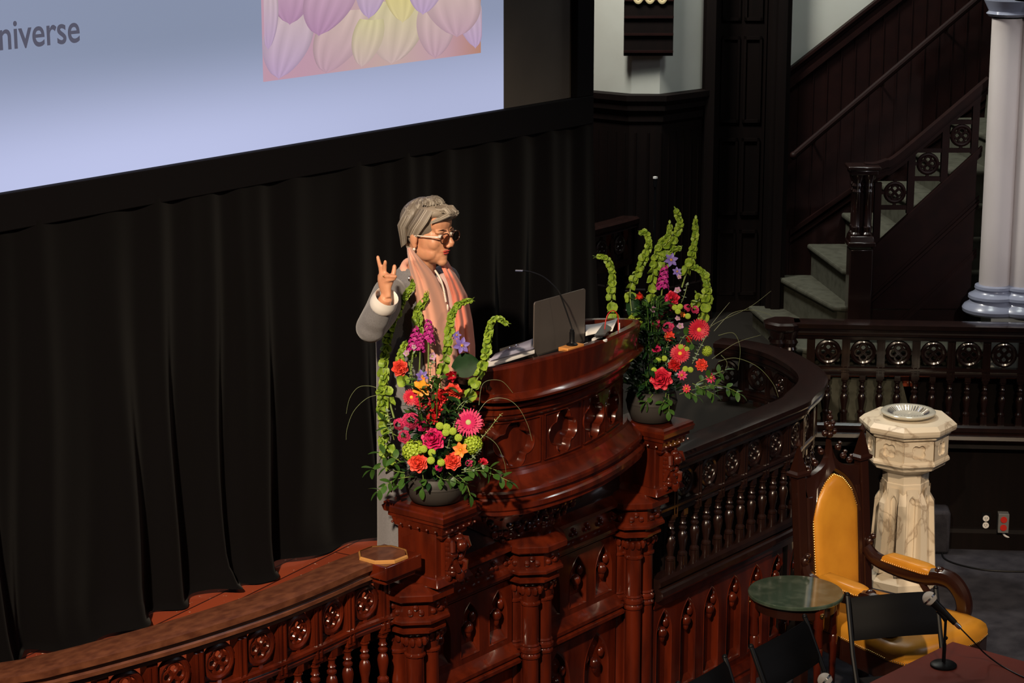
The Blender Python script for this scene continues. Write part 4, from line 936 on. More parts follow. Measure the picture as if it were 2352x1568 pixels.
# gooseneck microphone on a pale wooden block
bz = 1.027; p = PZ(1319, 797, bz)
t = thing('wooden_block', 'small pale wooden block under the gooseneck microphone', 'block', p)
mb = MB(); mb.box(p+Vector((-.005, 0.012, -.002)), (.115, .05, .018)); mb.build('block', 'pine', t, bevel=.003)
t = thing('gooseneck_microphone', 'thin black gooseneck microphone curving left from the pulpit edge', 'microphone', p+Vector((0, 0.01, .008)))
q = p+Vector((0.0, .012, .008)); mb = MB(); mb.lathe(q, [(.024, 0), (.024, .004), (.018, .008), (.013, .010), (.011, .014), (.011, .055), (.009, .057), (.009, .066), (.005, .068)], 18); mb.build('base', 'black', t, smooth=.6)
dq = depth(q)
pts = crom([q+Vector((0, 0, .06)), PD(1312, 748, dq-.0), PD(1292, 690, dq-.01), PD(1281, 666, dq-.01), PD(1252, 638, dq+.05), PD(1222, 625, dq+.09), PD(1200, 622, dq+.12)], 6)
mb = MB(); mb.tube(pts, .0032, 8); mb.build('gooseneck', 'black', t)
mb = MB(); mb.tube([PD(1202, 622.5, dq+.12), PD(1185, 622, dq+.14)], .0055, 10); mb.build('capsule', 'steel', t)
# binder and papers on the left
def flat(name, label, cat, pts, m, th=.004, group=None, bend=None):
    mb = MB(); n = len(pts); mb.add([p for p in pts]+[p-Vector((0, 0, th)) for p in pts], [tuple(range(n)), tuple(range(2*n-1, n-1, -1))]+[(i, i+n, (i+1) % n+n, (i+1) % n) for i in range(n)])
    return tag(mb.build(name, m, smooth=0), label, cat, group)
M['folder'] = mat('lavender_folder', (0.36, 0.35, 0.46), 0.3); M['darkgrey'] = mat('dark_grey', (0.03, 0.03, 0.033), 0.4)
o0 = PZ(1108, 842, .985)
t = thing('ring_binder', 'open pale lavender ring binder of papers left of the laptop', 'binder', o0)
def Q4(z, *pp): return [PZ(x, y, z) for x, y in pp]
c4 = Q4(1.008, (1092, 850), (1228, 808), (1226, 784), (1120, 825))
mb = MB(); mb.add(c4+[p-Vector((0, 0, .006)) for p in c4], [(0, 1, 2, 3), (7, 6, 5, 4), (0, 4, 5, 1), (1, 5, 6, 2), (2, 6, 7, 3), (3, 7, 4, 0)]); mb.build('cover', 'white', t, smooth=0)
rows = []
for i in range(13):
    s = i/12; u = PZ(1124+(1226-1124)*s, 828-(828-800)*s, 1.016+.006*sin(s*pi)); v = PZ(1138+(1226-1138)*s, 812-(812-777)*s, 1.02+.014*sin(s*pi)); rows.append([u, v])
mb = MB(); mb.grid(rows); mb.build('page', 'folder', t, solid=.003)
for px, py in ((1172, 803), (1187, 797)): mb = MB(); c = PZ(px, py, 1.03); mb.tube([c+Vector((.012*cos(k*.5), 0, .012*sin(k*.5))) for k in range(7)], .002, 6); mb.build('ring', 'steel', t)
c4 = Q4(.978, (1132, 842), (1226, 812), (1226, 803), (1140, 832))
mb = MB(); mb.add(c4+[p-Vector((0, 0, .012)) for p in c4], [(0, 1, 2, 3), (7, 6, 5, 4), (0, 4, 5, 1), (1, 5, 6, 2), (2, 6, 7, 3), (3, 7, 4, 0)]); tag(mb.build('tablet', 'darkgrey', smooth=0), 'thin dark tablet with a bright edge lying under the binder by the laptop', 'tablet')
# right of the laptop
rows = []
for i in range(13):
    s = i/12; cz = 1.012+.02*s*s
    rows.append([PZ(1345+(1406-1345)*s, 771-(771-766)*s-6*sin(s*pi*.5), cz), PZ(1345+(1418-1345)*s, 746-(746-732)*s**1.6, cz+.008*s)])
mb = MB(); mb.grid(rows); tag(mb.build('paper_sheet', 'white', None, solid=.002), 'white paper sheet curling up right of the laptop', 'paper')
c4 = Q4(1.042, (1365, 770), (1387, 741), (1404, 751), (1390, 768)); o = flat('phone', 'dark grey phone lying on the curled white paper', 'phone', c4, 'darkgrey', .006)
c4 = Q4(.985, (1344, 778), (1400, 772), (1398, 764), (1344, 768)); flat('notebook', 'black notebook edge under the white paper', 'notebook', c4, 'black', .012)
c = PZ(1377, 780, 1.02); mb = MB(); mb.lathe(c+Vector((0, 0, -.008)), [(.030, 0), (.034, .003), (.034, .010), (.030, .014), (.0, .014)], 24)
t = thing('round_tin', 'small round white tin with lettering on the pulpit edge', 'tin', c+Vector((0, 0, -.008))); mb.build('tin', 'white', t, smooth=.6)
mb = MB(); 
for k in range(5): mb.box(c+Vector((-.016+.008*k, 0, .0065)), (.005, .008, .0008))
mb.build('lettering', 'darkgrey', t, smooth=0)
c = PZ(1349, 791, 1.01); mb = MB(); mb.box(c, (.03, .02, .012)); tag(mb.build('eraser', 'white', bevel=.002), 'tiny white plug beside the laptop corner', 'plug')
c = PZ(1392, 776, 1.006)
mb = MB(); mb.tube(crom([PZ(1388, 778, 1.0), PD(1390, 745, depth(c)), PD(1396, 722, depth(c)), PD(1408, 713, depth(c)+.02), PD(1418, 722, depth(c)+.04), PD(1420, 740, depth(c)+.05), PD(1420, 760, depth(c)+.03)], 6), .0022, 8)
mb.tube(crom([PZ(1412, 772, 1.01), PZ(1422, 766, 1.015), PZ(1436, 765, 1.015), PZ(1430, 770, 1.01), PZ(1415, 776, 1.01)], 5), .0032, 8)
tag(mb.build('lanyard', 'red'), 'looped red cord standing up beside the white paper on the pulpit', 'cord')
c = PZ(1422, 762, 1.0); mb = MB(); mb.box(c+Vector((0, 0, .015)), (.006, .006, .05)); tag(mb.build('pen', 'white', bevel=.001), 'upright white pen beside the red cord', 'pen')
# ---------------------------------------------------------------- choir floor: font, throne, tables, chairs
ZF = -1.0
fc = Vector((10.60, 5.57, ZF)); T0 = AZ-pi/2+radians(8)
t = thing('baptismal_font', 'octagonal cream marble baptismal font with pierced-look carved panels, behind the yellow chair', 'font', fc)
mb = MB(); r8 = T0+pi/8
mb.lathe(fc, [(.20, 0), (.20, .04), (.17, .07), (.155, .10), (.13, .12), (.13, .60), (.12, .61), (.12, .62)], 8, r8); mb.build('pillar', 'marble', t, smooth=.3)
for k in range(8):
    a = T0+k*pi/4; u = Vector((cos(a), sin(a), 0)); v = Vector((-u.y, u.x, 0)); fn = lambda x, y, d, u=u, v=v: fc+u*d+v*x+Vector((0, 0, y))
    a2 = a+pi/8; u2 = Vector((cos(a2), sin(a2), 0)); v2 = Vector((-u2.y, u2.x, 0)); f2 = lambda x, y, d, u=u2, v=v2: fc+u*d+v*x+Vector((0, 0, y))
    mb = MB(); mb.add([f2(-.024, .09, .10), f2(.024, .09, .10), f2(.024, .09, .185), f2(-.024, .09, .185), f2(-.022, .49, .10), f2(.022, .49, .10), f2(.022, .49, .162), f2(-.022, .49, .162), f2(.018, .575, .11), f2(-.018, .575, .11)],
        [(0, 1, 2, 3), (0, 4, 7, 3), (1, 2, 6, 5), (3, 7, 6, 2), (7, 9, 8, 6), (4, 9, 7), (5, 6, 8), (4, 5, 8, 9)]); mb.build('buttress', 'marble', t, smooth=0)
    mb = MB(); plate(mb, lambda x, y, d: fn(x, .34+y, .135+d), lancet(.040, .42), -.033, .033, -.24, .24, 0, .004, -.012); mb.build('niche', 'marble', t, smooth=.4)
mb = MB()
mb.lathe(fc, [(.115, .575), (.125, .59), (.128, .655), (.14, .665), (.21, .70), (.215, .712), (.235, .73), (.235, .742), (.228, .755)], 8, r8)
mb.lathe(fc, [(.213, .715), (.213, .880)], 8, r8, cap=False); mb.build('bowl_body', 'marble', t, smooth=.3)
for k in range(8):
    a = T0+k*pi/4; u = Vector((cos(a), sin(a), 0)); v = Vector((-u.y, u.x, 0)); ap = .213*cos(pi/8)
    mb = MB(); plate(mb, lambda x, y, d, u=u, v=v, ap=ap: fc+u*(ap+.012+d)+v*x+Vector((0, 0, .812+y)), quatrefoil(.046, 40, pi/4), -.082, .082, -.058, .058, 0, .005, -.014)
    mb.build('carved_panel', 'marble', t, smooth=.4)
mb = MB(); mb.lathe(fc, [(.215, .870), (.228, .878), (.236, .882), (.236, .892), (.262, .905), (.266, .918), (.266, .935), (.240, .958), (.155, .960)], 8, r8, cap=False)
mb.lathe(fc, [(.266, .935), (.24, .9585), (.0, .9586)], 8, r8); mb.build('rim', 'marble', t, smooth=.25)
t = thing('glass_bowl', 'ribbed clear glass bowl set on top of the marble font', 'bowl', fc+Vector((0, 0, .96)))
mb = MB(); bw = fc+Vector((0, 0, .9600)); mb.lathe(bw, [(.060, .0), (.115, .005), (.148, .022), (.150, .030), (.144, .036), (.120, .034), (.105, .020), (.08, .008), (.0, .007)], 36); mb.build('bowl', 'water', t, smooth=1)
mb = MB()
for k in range(40): a = 2*pi*k/40; u = Vector((cos(a), sin(a), 0)); mb.tube([bw+u*.085+Vector((0, 0, .012)), bw+u*.115+Vector((0, 0, .032))], .0028, 5)
mb.build('rib', 'steel', t)
# ---- throne
A0 = radians(-12); ux = Vector((cos(A0), sin(A0), 0)); uf = Vector((sin(A0), -cos(A0), 0)); uz = Vector((0, 0, 1))
ob = PZ(1936, 1385, -.55); ob.z = ZF
bL = PZ(1868, 1400, -.55); bR = PZ(1992, 1365, -.55)
to = Vector(((bL.x+bR.x)/2, (bL.y+bR.y)/2, ZF)); to = to-uf*.04
def TH(x, f, z): return to+ux*x+uf*f+uz*z
t = thing('throne_chair', 'carved gothic armchair upholstered in ochre leather, pinnacles on its tall back', 'chair', to)
HWD = .225; RK = .07     # half width, backward rake at the top
def rake(z): return -RK*max(0, (z-.45))/.8
for sx in (-1, 1):
    mb = MB(); x = sx*HWD; rows = []
    for z in (0, .45, .8, 1.12): f_ = rake(z); rows.append([TH(x-.028, f_-.025, z), TH(x+.028, f_-.025, z), TH(x+.028, f_+.025, z), TH(x-.028, f_+.025, z)])
    mb.grid(rows, closed=True); mb.add(rows[-1], [(0, 1, 2, 3)])
    f_ = rake(.9)
    mb.build('back_post', 'thronewood', t, smooth=0, bevel=.006)
    mb = MB(); f_ = rake(1.12)
    base = [(-.042, -.035), (.042, -.035), (.042, .035), (-.042, .035)]
    rows = [[TH(x+a*k, f_+b*k, z) for a, b in base] for z, k in ((1.115, 1.0), (1.13, 1.05), (1.14, .72), (1.26, .10))]
    mb.grid(rows, closed=True); mb.add(rows[0], [(0, 1, 2, 3)]); mb.lathe(TH(x, f_, 0), [(.006, 1.25), (.015, 1.26), (.018, 1.266), (.011, 1.275), (.005, 1.285), (.0, 1.295)], 10); mb.build('pinnacle', 'thronewood', t, smooth=.5)
# arched crest
mb = MB()
def arc2(x0, z0, x1, z1, bul, n=8): return [(x0+(x1-x0)*i/n+bul[0]*sin(pi*i/n), z0+(z1-z0)*i/n+bul[1]*sin(pi*i/n)) for i in range(n+1)]
outer = arc2(-.20, 1.09, 0, 1.25, (.05, -.035))+arc2(0, 1.25, .20, 1.09, (-.05, -.035))[1:]
inner = arc2(-.155, .86, 0, 1.10, (-.022, .03))+arc2(0, 1.10, .155, .86, (.022, .03))[1:]
rows = [[TH(a[0], rake(a[1])+.012, a[1]), TH(a[0], rake(a[1])-.02, a[1]), TH(b_[0], rake(b_[1])-.02, b_[1]), TH(b_[0], rake(b_[1])+.02, b_[1]), TH(b_[0]*1.12, rake(b_[1])+.034, b_[1]+.015), TH((a[0]+b_[0])/2, rake(b_[1])+.012, (a[1]+b_[1])/2)] for a, b_ in zip(outer, inner)]
mb.grid(rows, closed=True)
mb.add([TH(-.20, rake(.86)-.02, .70), TH(-.155, rake(.86)-.02, .70), TH(-.155, rake(.86)-.02, .86), TH(-.20, rake(.86)-.02, 1.09)], [(0, 1, 2, 3)]); mb.add([TH(.20, rake(.86)-.02, .70), TH(.155, rake(.86)-.02, .70), TH(.155, rake(.86)-.02, .86), TH(.20, rake(.86)-.02, 1.09)], [(0, 1, 2, 3)])
for sx in (-1, 1): mb.tube([TH(sx*.175, rake(.5)+.01, .48), TH(sx*.175, rake(.86)+.01, .86), TH(sx*.17, rake(1)+.01, 1.0)], .022, 8)
mb.tube([TH(-.17, 0.01, .47), TH(.17, .01, .47)], .024, 8)
mb.build('back_frame', 'thronewood', t, smooth=.5)
mb = MB()
for dx, z, r in ((0, 1.275, .020), (-.032, 1.285, .016), (.032, 1.285, .016), (0, 1.315, .026), (-.022, 1.33, .014), (.022, 1.33, .014), (0, 1.36, .016), (0, 1.385, .010)): mb.ball(TH(dx, rake(1.25), z), r, 10, 7)
mb.build('finial', 'thronewood', t)
for sx in (-1, 1):
    mb = MB()
    for q, z in ((.06, 1.20), (.10, 1.15), (.145, 1.12)): mb.ball(TH(sx*q, rake(1.2), z), .017, 9, 6); mb.ball(TH(sx*(q+.012), rake(1.2), z+.02), .011, 8, 5)
    mb.build('crockets', 'thronewood', t)
def studs(mb, pts, r=.0052, gap=.0125, closed=False):
    pts = pts+([pts[0]] if closed else []); acc = 0
    for a_, b_ in zip(pts, pts[1:]):
        L = (b_-a_).length; q = acc
        while q < L: mb.ball(a_.lerp(b_, q/L), r, 6, 4); q += gap
        acc = q-L
def padded(out2d, fn, h, inset=.02):
    """cushion from an outline; fn(u, v, d)"""
    n = len(out2d); cx = sum(p[0] for p in out2d)/n; cy = sum(p[1] for p in out2d)/n; rows = []
    for s, d in ((1, 0), (1.0, h*.35), (.97, h*.65), (.90, h*.86), (.75, h*.96), (.4, h), (.05, h)): rows.append([fn(cx+(x-cx)*s, cy+(y-cy)*s, d) for x, y in out2d])
    mb = MB(); mb.grid(rows, closed=True); mb.add(rows[-1], [tuple(range(n))]); return mb
bo = [(-.145, .50), (.145, .50), (.148, .80)]+[(x*.93, z-.012) for x, z in inner[::-1]]+[(-.148, .80)]
bo = [(-.145, .50), (.0, .49), (.145, .50), (.150, .70), (.152, .90), (.118, .99), (.062, 1.055), (0, 1.085), (-.062, 1.055), (-.118, .99), (-.152, .90), (-.150, .70)]
fb = lambda u, v, d: TH(u, rake(v)+.012+d, v)
padded(bo, fb, .035).build('back_upholstery', 'leather', t, smooth=1)
mb = MB(); studs(mb, [fb(u*1.02, v, .012) for u, v in bo], closed=True); o = mb.build('stud_row', 'brass', t); o['kind'] = 'stuff'
so = [(-.225, .02), (.225, .02), (.27, .30), (.315, .60), (.30, .70), (.20, .735), (0, .75), (-.20, .735), (-.30, .70), (-.315, .60), (-.27, .30)]
fs = lambda u, v, d: TH(u, v, .40+d)
padded(so, fs, .09).build('seat_upholstery', 'leather', t, smooth=1)
mb = MB(); studs(mb, [fs(u*1.005, v*1.002, .008) for u, v in so], closed=True); o = mb.build('stud_row', 'brass', t); o['kind'] = 'stuff'
mb = MB(); mb.prism([(u*1.0, v) for u, v in so], lambda u, v, d: TH(u, v, d), .29, .402); mb.build('seat_frame', 'thronewood', t, smooth=0, bevel=.008)
for sx in (-1, 1):
    # arm pad
    ao = [(-.035, .10), (.035, .10), (.042, .20), (.042, .33), (.03, .37), (-.03, .37), (-.042, .33), (-.042, .20)]; SPL = .10 if sx > 0 else .0
    fa = lambda u, v, d, sx=sx: TH(sx*((.245 if sx > 0 else .20)+SPL*v)+u, v, .63-.03*v+d)
    padded(ao, fa, .040).build('arm_pad', 'leather', t, smooth=1)
    mb = MB(); studs(mb, [fa(u*1.03, v, .006) for u, v in ao], closed=True); o = mb.build('stud_row', 'brass', t); o['kind'] = 'stuff'
    kx = 1.0 if sx > 0 else .74; pa = crom([TH(sx*.215, .0, .68), TH(sx*.235, .05, .625), TH(sx*.26*(.5+.5*kx), .18, .597), TH(sx*.275*kx, .32, .597), TH(sx*.29*kx, .41, .615), TH(sx*.30*kx, .48, .605), TH(sx*.305*kx, .535, .55), TH(sx*.305*kx, .55, .48), TH(sx*.295*kx, .52, .42), TH(sx*.285*kx, .46, .39)], 6)
    mb = MB(); nP = len(pa); mb.tube(pa, [.028+.012*sin(pi*i/nP)-.008*(i > nP*.8) for i in range(nP)], 10, flat=1.1)
    mb.ball(TH(sx*.287*kx, .41, .645), (.026, .03, .022), 10, 6); mb.ball(TH(sx*.232, .01, .70), (.022, .022, .03), 10, 6); mb.ball(TH(sx*.235, .03, .735), .015, 8, 6)
    mb.tube(crom([TH(sx*.29*kx, .48, .43), TH(sx*.28*kx, .40, .48), TH(sx*.27*kx, .34, .54), TH(sx*.265*kx, .30, .59)], 5), [.016]*16, 8); mb.build('arm', 'thronewood', t)
    mb = MB(); rows = []
    for z, k in ((.40, 1.1), (.30, 1.0), (.2, .8), (.06, .6), (0, .8)): rows.append([TH(sx*.26+a_*k, .66+b_*k, z) for a_, b_ in ((-.04, -.035), (.04, -.035), (.04, .035), (-.04, .035))])
    mb.grid(rows, closed=True); mb.build('front_leg', 'thronewood', t, smooth=0, bevel=.008)
# ---- round table with green marble top
tc = PZ(1828, 1357, -.33); tr = .222
t = thing('side_table', 'round side table with a green marble top and reddish turned legs', 'table', (tc.x, tc.y, ZF))
mb = MB(); mb.lathe((tc.x, tc.y, -.33), [(tr-.004, -.020), (tr, -.016), (tr, -.004), (tr-.004, 0), (0, 0)], 64); mb.build('marble_top', 'green_marble', t, smooth=.6)
mb = MB(); mb.lathe((tc.x, tc.y, -.33), [(tr-.03, -.02), (tr-.03, -.075), (tr-.05, -.075), (tr-.05, -.02)], 48, cap=False); mb.build('apron', 'thronewood', t, smooth=.5)
for k in range(4):
    q = PZ((1740, 1870, 1905, 1800)[k], (1400, 1413, 1375, 1345)[k], -.35); v = Vector((q.x-tc.x, q.y-tc.y, 0)).normalized()
    if k == 0: ang0 = None
    a = AZ-pi/2+radians((178, -62, 8, 100)[k]); v = Vector((cos(a), sin(a), 0)); p = Vector((tc.x, tc.y, 0))+v*(tr-.035)
    mb = MB(); mb.lathe((p.x, p.y, 0), [(.014, ZF), (.018, ZF+.03), (.012, ZF+.06), (.016, ZF+.3), (.022, -.56), (.016, -.55), (.022, -.54), (.018, -.46), (.025, -.45), (.025, -.35)], 14); o = mb.build('leg', 'wood', t, smooth=.8)
    mb = MB(); mb.lathe(p+v*.024+Vector((0, 0, -.385)), [(.014, 0), (.014, .003), (.010, .005), (.006, .004), (.004, .007), (0, .007)], 16, R=v.to_track_quat('Z', 'Y').to_matrix()); mb.build('rosette', 'brass', o)
# ---- folding chairs
def folding_chair(label, tl, tr_, zt, bl, br, zb, hb=.2):
    """backrest corners from points; frame to the floor"""
    c = (tl+tr_)/2; t = thing('folding_chair', label, 'chair', (c.x, c.y, ZF), 'black folding chairs at the red table')
    u = (tr_-tl); w_ = u.length; u.normalize(); dn = ((bl+br)/2-(tl+tr_)/2); hgt = dn.length; dn.normalize(); nn = u.cross(dn).normalized()
    rows = []
    n = 12
    for j in range(7):
        v = j/6; row = []
        for i in range(n+1):
            s = i/n; b = -.03*sin(pi*s); th = .010*(1 if 0 < j < 6 else .3); row.append(tl+u*(.012+(w_-.024)*s)+dn*hgt*v+nn*(b+th))
        rows.append(row)
    rows2 = [[p-nn*.020 if 0 < j < 6 else p-nn*.006 for p in r] for j, r in enumerate(rows)]
    ring_ = rows+rows2[::-1]; mb = MB(); mb.grid(ring_+[ring_[0]]); k = len(ring_)
    o_ = len(mb.v)-(k+1)*(n+1); mb.f.append([o_+j*(n+1) for j in range(k)]); mb.f.append([o_+j*(n+1)+n for j in reversed(range(k))])
    mb.build('backrest', 'vinyl', t, smooth=.9)
    dv = Vector((dn.x, dn.y, 0))/abs(dn.z) if abs(dn.z) > .1 else Vector()
    fw = Vector((-u.y, u.x, 0)); fw = fw if fw.dot(nn) < 0 else -fw
    for s, p in ((0, tl), (1, tr_)):
        top = p-dn*.015; bot = top+dn*hgt*1.4; foot = Vector((top.x+fw.x*.30*1, top.y+fw.y*.30, ZF+.01))
        mb = MB(); mb.tube([top, bot, foot+fw*.10], .0115, 10, flat=.8); mb.ball(top, .012); mb.build('frame_tube', 'black', t)
        mid = top.lerp(foot, .47); mb = MB(); mb.tube([mid+fw*.14, Vector((p.x-fw.x*.05, p.y-fw.y*.05, ZF+.01))], .0105, 10); mb.build('rear_leg', 'black', t)
    s0_ = (tl+tr_)/2; zc_ = ZF+.44; sc_ = Vector((s0_.x, s0_.y, zc_))+fw*.27
    mb = MB(); R = Matrix((u, fw, u.cross(fw))).transposed(); mb.box(sc_, (w_-.04, .36, .04), R); mb.build('seat', 'vinyl', t, bevel=.012)
    return t
dA = PZ(1950, 1378, -.22)
dpa = depth(dA)
tlA = PZ(1947, 1373, -.20); trA = PZ(2150, 1357, -.20)
blA = PD(1962, 1482, depth(tlA)-.05); brA = PD(2154, 1445, depth(trA)-.05)
folding_chair('black folding chair in front of the ochre armchair seat', tlA, trA, 0, blA, brA, 0)
tlB = PZ(1728, 1492, -.20); trB = PZ(1851, 1423, -.20)
blB = PD(1770, 1580, depth(tlB)-.04); brB = PD(1878, 1528, depth(trB)-.04)
folding_chair('black folding chair below the green-topped round table', tlB, trB, 0, blB, brB, 0)
tlC = PZ(1560, 1578, -.20); trC = PZ(1667, 1516, -.20)
blC = PD(1590, 1660, depth(tlC)-.04); brC = PD(1690, 1610, depth(trC)-.04)
folding_chair('black folding chair cut off by the bottom edge, leftmost of the three', tlC, trC, 0, blC, brC, 0)
# ---- conference table
k0 = PZ(2188, 1472, -.26); k1 = PZ(2352, 1517, -.26); k2 = PZ(1985, 1572, -.26)
d1 = (k1-k0).normalized(); d2 = (k2-k0).normalized()
M['tabletop'] = mat('red_table_top', (0.17, 0.026, 0.014), 0.5, spec=.22, noise=((0.13, 0.019, 0.011), 4, (1, 1, 1), .3, .7))
t = thing('meeting_table', 'reddish wooden table at the lower right corner, microphone stand on it', 'table', (k0.x, k0.y, ZF))
mb = MB(); c4 = [k0, k0+d1*1.6, k0+d1*1.6+d2*1.3, k0+d2*1.3]
mb.add(c4+[p-uz*.035 for p in c4], [(0, 1, 2, 3), (7, 6, 5, 4), (0, 4, 5, 1), (1, 5, 6, 2), (2, 6, 7, 3), (3, 7, 4, 0)]); mb.build('top', 'tabletop', t, smooth=0, bevel=.006)
for a_, b_ in ((.12, .12), (1.45, .12), (.12, 1.15), (1.45, 1.15)):
    p = k0+d1*a_+d2*b_; mb = MB(); mb.box((p.x, p.y, (ZF-.295)/2), (.06, .06, abs(ZF+.295))); mb.build('leg', 'thronewood', t, smooth=0)
M['grille'] = mat('mic_grille', (0.80, 0.76, 0.72), 0.5, metal=0.35, bump=(900, 0.8))
def microphone(label, head, tail, slabel, base, dp):
    hp = PD(*head, dp); tp = PD(*tail, dp-.02); ax = (tp-hp).normalized(); L = (tp-hp).length
    t = thing('microphone', label, 'microphone', hp); R = ax.to_track_quat('Z', 'Y').to_matrix()
    mb = MB(); mb.ball(hp, (.0300, .0300, .0300), 18, 12); mb.build('grille', 'grille', t); mb = MB(); mb.lathe(hp, [(.0307, -.004), (.0307, .004)], 20, R=R); mb.build('grille_band', 'steel', t)
    mb = MB(); mb.lathe(hp, [(.021, .012), (.0205, .024), (.018, .03), (.013, .12), (.012, .145)], 18, R=R); mb.build('handle', 'black', t)
    mb = MB(); mb.lathe(hp, [(.0095, .145), (.010, .165), (.008, .175)], 14, R=R); mb.build('connector', 'steel', t)
    if base:
        bp_ = PZ(*base, -.26); s = thing('microphone_stand', slabel, 'microphone stand', bp_)
        mb = MB(); mb.lathe(bp_, [(.055, 0), (.055, .008), (.048, .014), (.015, .018), (.008, .02)], 28); mb.build('base', 'black', s, smooth=.6)
        j = hp+ax*.075-uz*.022; top = Vector((bp_.x, bp_.y, j.z-.01)); mb = MB(); mb.tube([bp_, Vector((bp_.x, bp_.y, (bp_.z+top.z)/2))], .008, 10); mb.tube([Vector((bp_.x, bp_.y, (bp_.z+top.z)/2)), top], .0058, 10); mb.ball((bp_.x+.012, bp_.y, bp_.z+.12), .008, 8, 6); mb.build('pole', 'black', s)
        mb = MB(); mb.tube([top, j], .008, 8); mb.tube([hp+ax*.05-uz*.012, hp+ax*.10-uz*.012], .014, 10); mb.build('clip', 'black', s)
    return t, hp, ax
bs = PZ(2167, 1529, -.26); dpm = depth(bs)-.0
t1, hp, ax = microphone('silver-headed black microphone tilted on the table stand, lower right', (2135, 1374), (2212, 1448), 'short black desk microphone stand with round base on the red table', (2167, 1529), dpm-.02)
e = hp+ax*.17
mb = MB(); mb.tube(crom([e, PD(2235, 1472, dpm-.05), PZ(2262, 1500, -.22), PZ(2300, 1528, -.255), PZ(2352, 1555, -.256), PZ(2420, 1580, -.256)], 8), .0032, 8); tag(mb.build('microphone_cable', 'black'), 'thin black cable trailing from the tilted microphone over the table', 'cable')
microphone('silver-headed microphone cut off at the bottom edge', (1895, 1562), (1960, 1620), 'desk stand below the frame', None, PZ(1930, 1640, -.26) and depth(PZ(1930, 1640, -.26)))
# ---- wall boxes and cables
def SPq(px, py, z=None):
    d = ray(px, py); n = SP.n[0]; p0 = SP.p[0]; k = (p0-C_).dot(n)/d.dot(n); return C_+d*k
nrm = SP.n[0].copy()
if (C_-SP.p[0]).dot(nrm) < 0: nrm = -nrm
RW = Matrix((Vector((0, 0, 1)).cross(nrm)*1, nrm, uz)).transposed()
c = SPq(2264, 1197); t = thing('wall_socket', 'white double power socket on the dark wall', 'socket', c)
mb = MB(); mb.box(c+nrm*.003, (.05, .006, .11), RW); mb.build('backplate', 'black', t)
for dz in (-.021, .021):
    mb = MB(); mb.lathe(c+nrm*.006+uz*dz, [(.0185, 0), (.0185, .005), (0, .0052)], 18, R=nrm.to_track_quat('Z', 'Y').to_matrix()); o = mb.build('outlet', 'white', t)
    mb = MB(); mb.box(c+nrm*.0115+uz*(dz+.003)+RW @ Vector((-.006, 0, 0)), (.003, .002, .008), RW); mb.box(c+nrm*.0115+uz*(dz+.003)+RW @ Vector((.006, 0, 0)), (.003, .002, .008), RW); mb.ball(c+nrm*.011+uz*(dz-.008), .0025, 6, 4); mb.build('slot', 'black', o)
c = SPq(2302, 1195); t = thing('surface_socket_box', 'grey metal box with two red outlets on the dark wall', 'socket', c)
M['boxgrey'] = mat('box_grey', (0.16, 0.16, 0.16), .5)
mb = MB(); mb.box(c+nrm*.03, (.062, .06, .115), RW); mb.build('box', 'boxgrey', t, bevel=.003)
for dz in (-.024, .024): mb = MB(); mb.lathe(c+nrm*.060+uz*dz, [(.019, 0), (.019, .005), (0, .0052)], 18, R=nrm.to_track_quat('Z', 'Y').to_matrix()); mb.build('outlet', 'red', t)
mb = MB(); mb.tube(crom([c+nrm*.03-uz*.058, c+nrm*.03-uz*.085+RW @ Vector((.02, 0, 0)), c+nrm*.02-uz*.095+RW @ Vector((.07, 0, 0)), c+nrm*.02-uz*.098+RW @ Vector((.2, 0, 0))], 6), .006, 8); o = mb.build('conduit', 'white', t)
c = PZ(2170, 1232, ZF); d_ = (c-C_).xy.normalized()
g = PZ(2186, 1235, ZF); t = thing('power_unit', 'small dark box with a tiny white light on the carpet right of the font', 'device', g)
mb = MB(); mb.box(g+uz*.06, (.055, .07, .115), RW); mb.build('case', 'vase', t, bevel=.004); mb = MB(); mb.box(g+uz*.098+nrm*.036, (.014, .002, .008), RW); mb.build('indicator', mat('indicator', (.8, .8, .75), .5, emit=(.8, .8, .75), est=.5), t, smooth=0)
mb = MB(); mb.lathe(g+uz*.05+nrm*.034, [(.014, 0), (.012, .004), (0, .004)], 14, R=nrm.to_track_quat('Z', 'Y').to_matrix()); mb.build('dial', 'black', t)
g2 = PZ(2145, 1262, ZF); mb = MB(); mb.box(g2+uz*.13, (.16, .16, .26), RW); tag(mb.build('floor_speaker', 'carpet', bevel=.02), 'dark fabric-covered box standing behind the marble font', 'speaker')
mb = MB(); mb.tube(crom([PZ(2183, 1250, -.994), PZ(2165, 1268, -.994), PZ(2172, 1284, -.994), PZ(2210, 1298, -.994), PZ(2270, 1309, -.994), PZ(2352, 1312, -.994), PZ(2450, 1310, -.994)], 8), .005, 8); tag(mb.build('floor_cable', 'black'), 'black cable looping over the charcoal carpet below the wall sockets', 'cable')
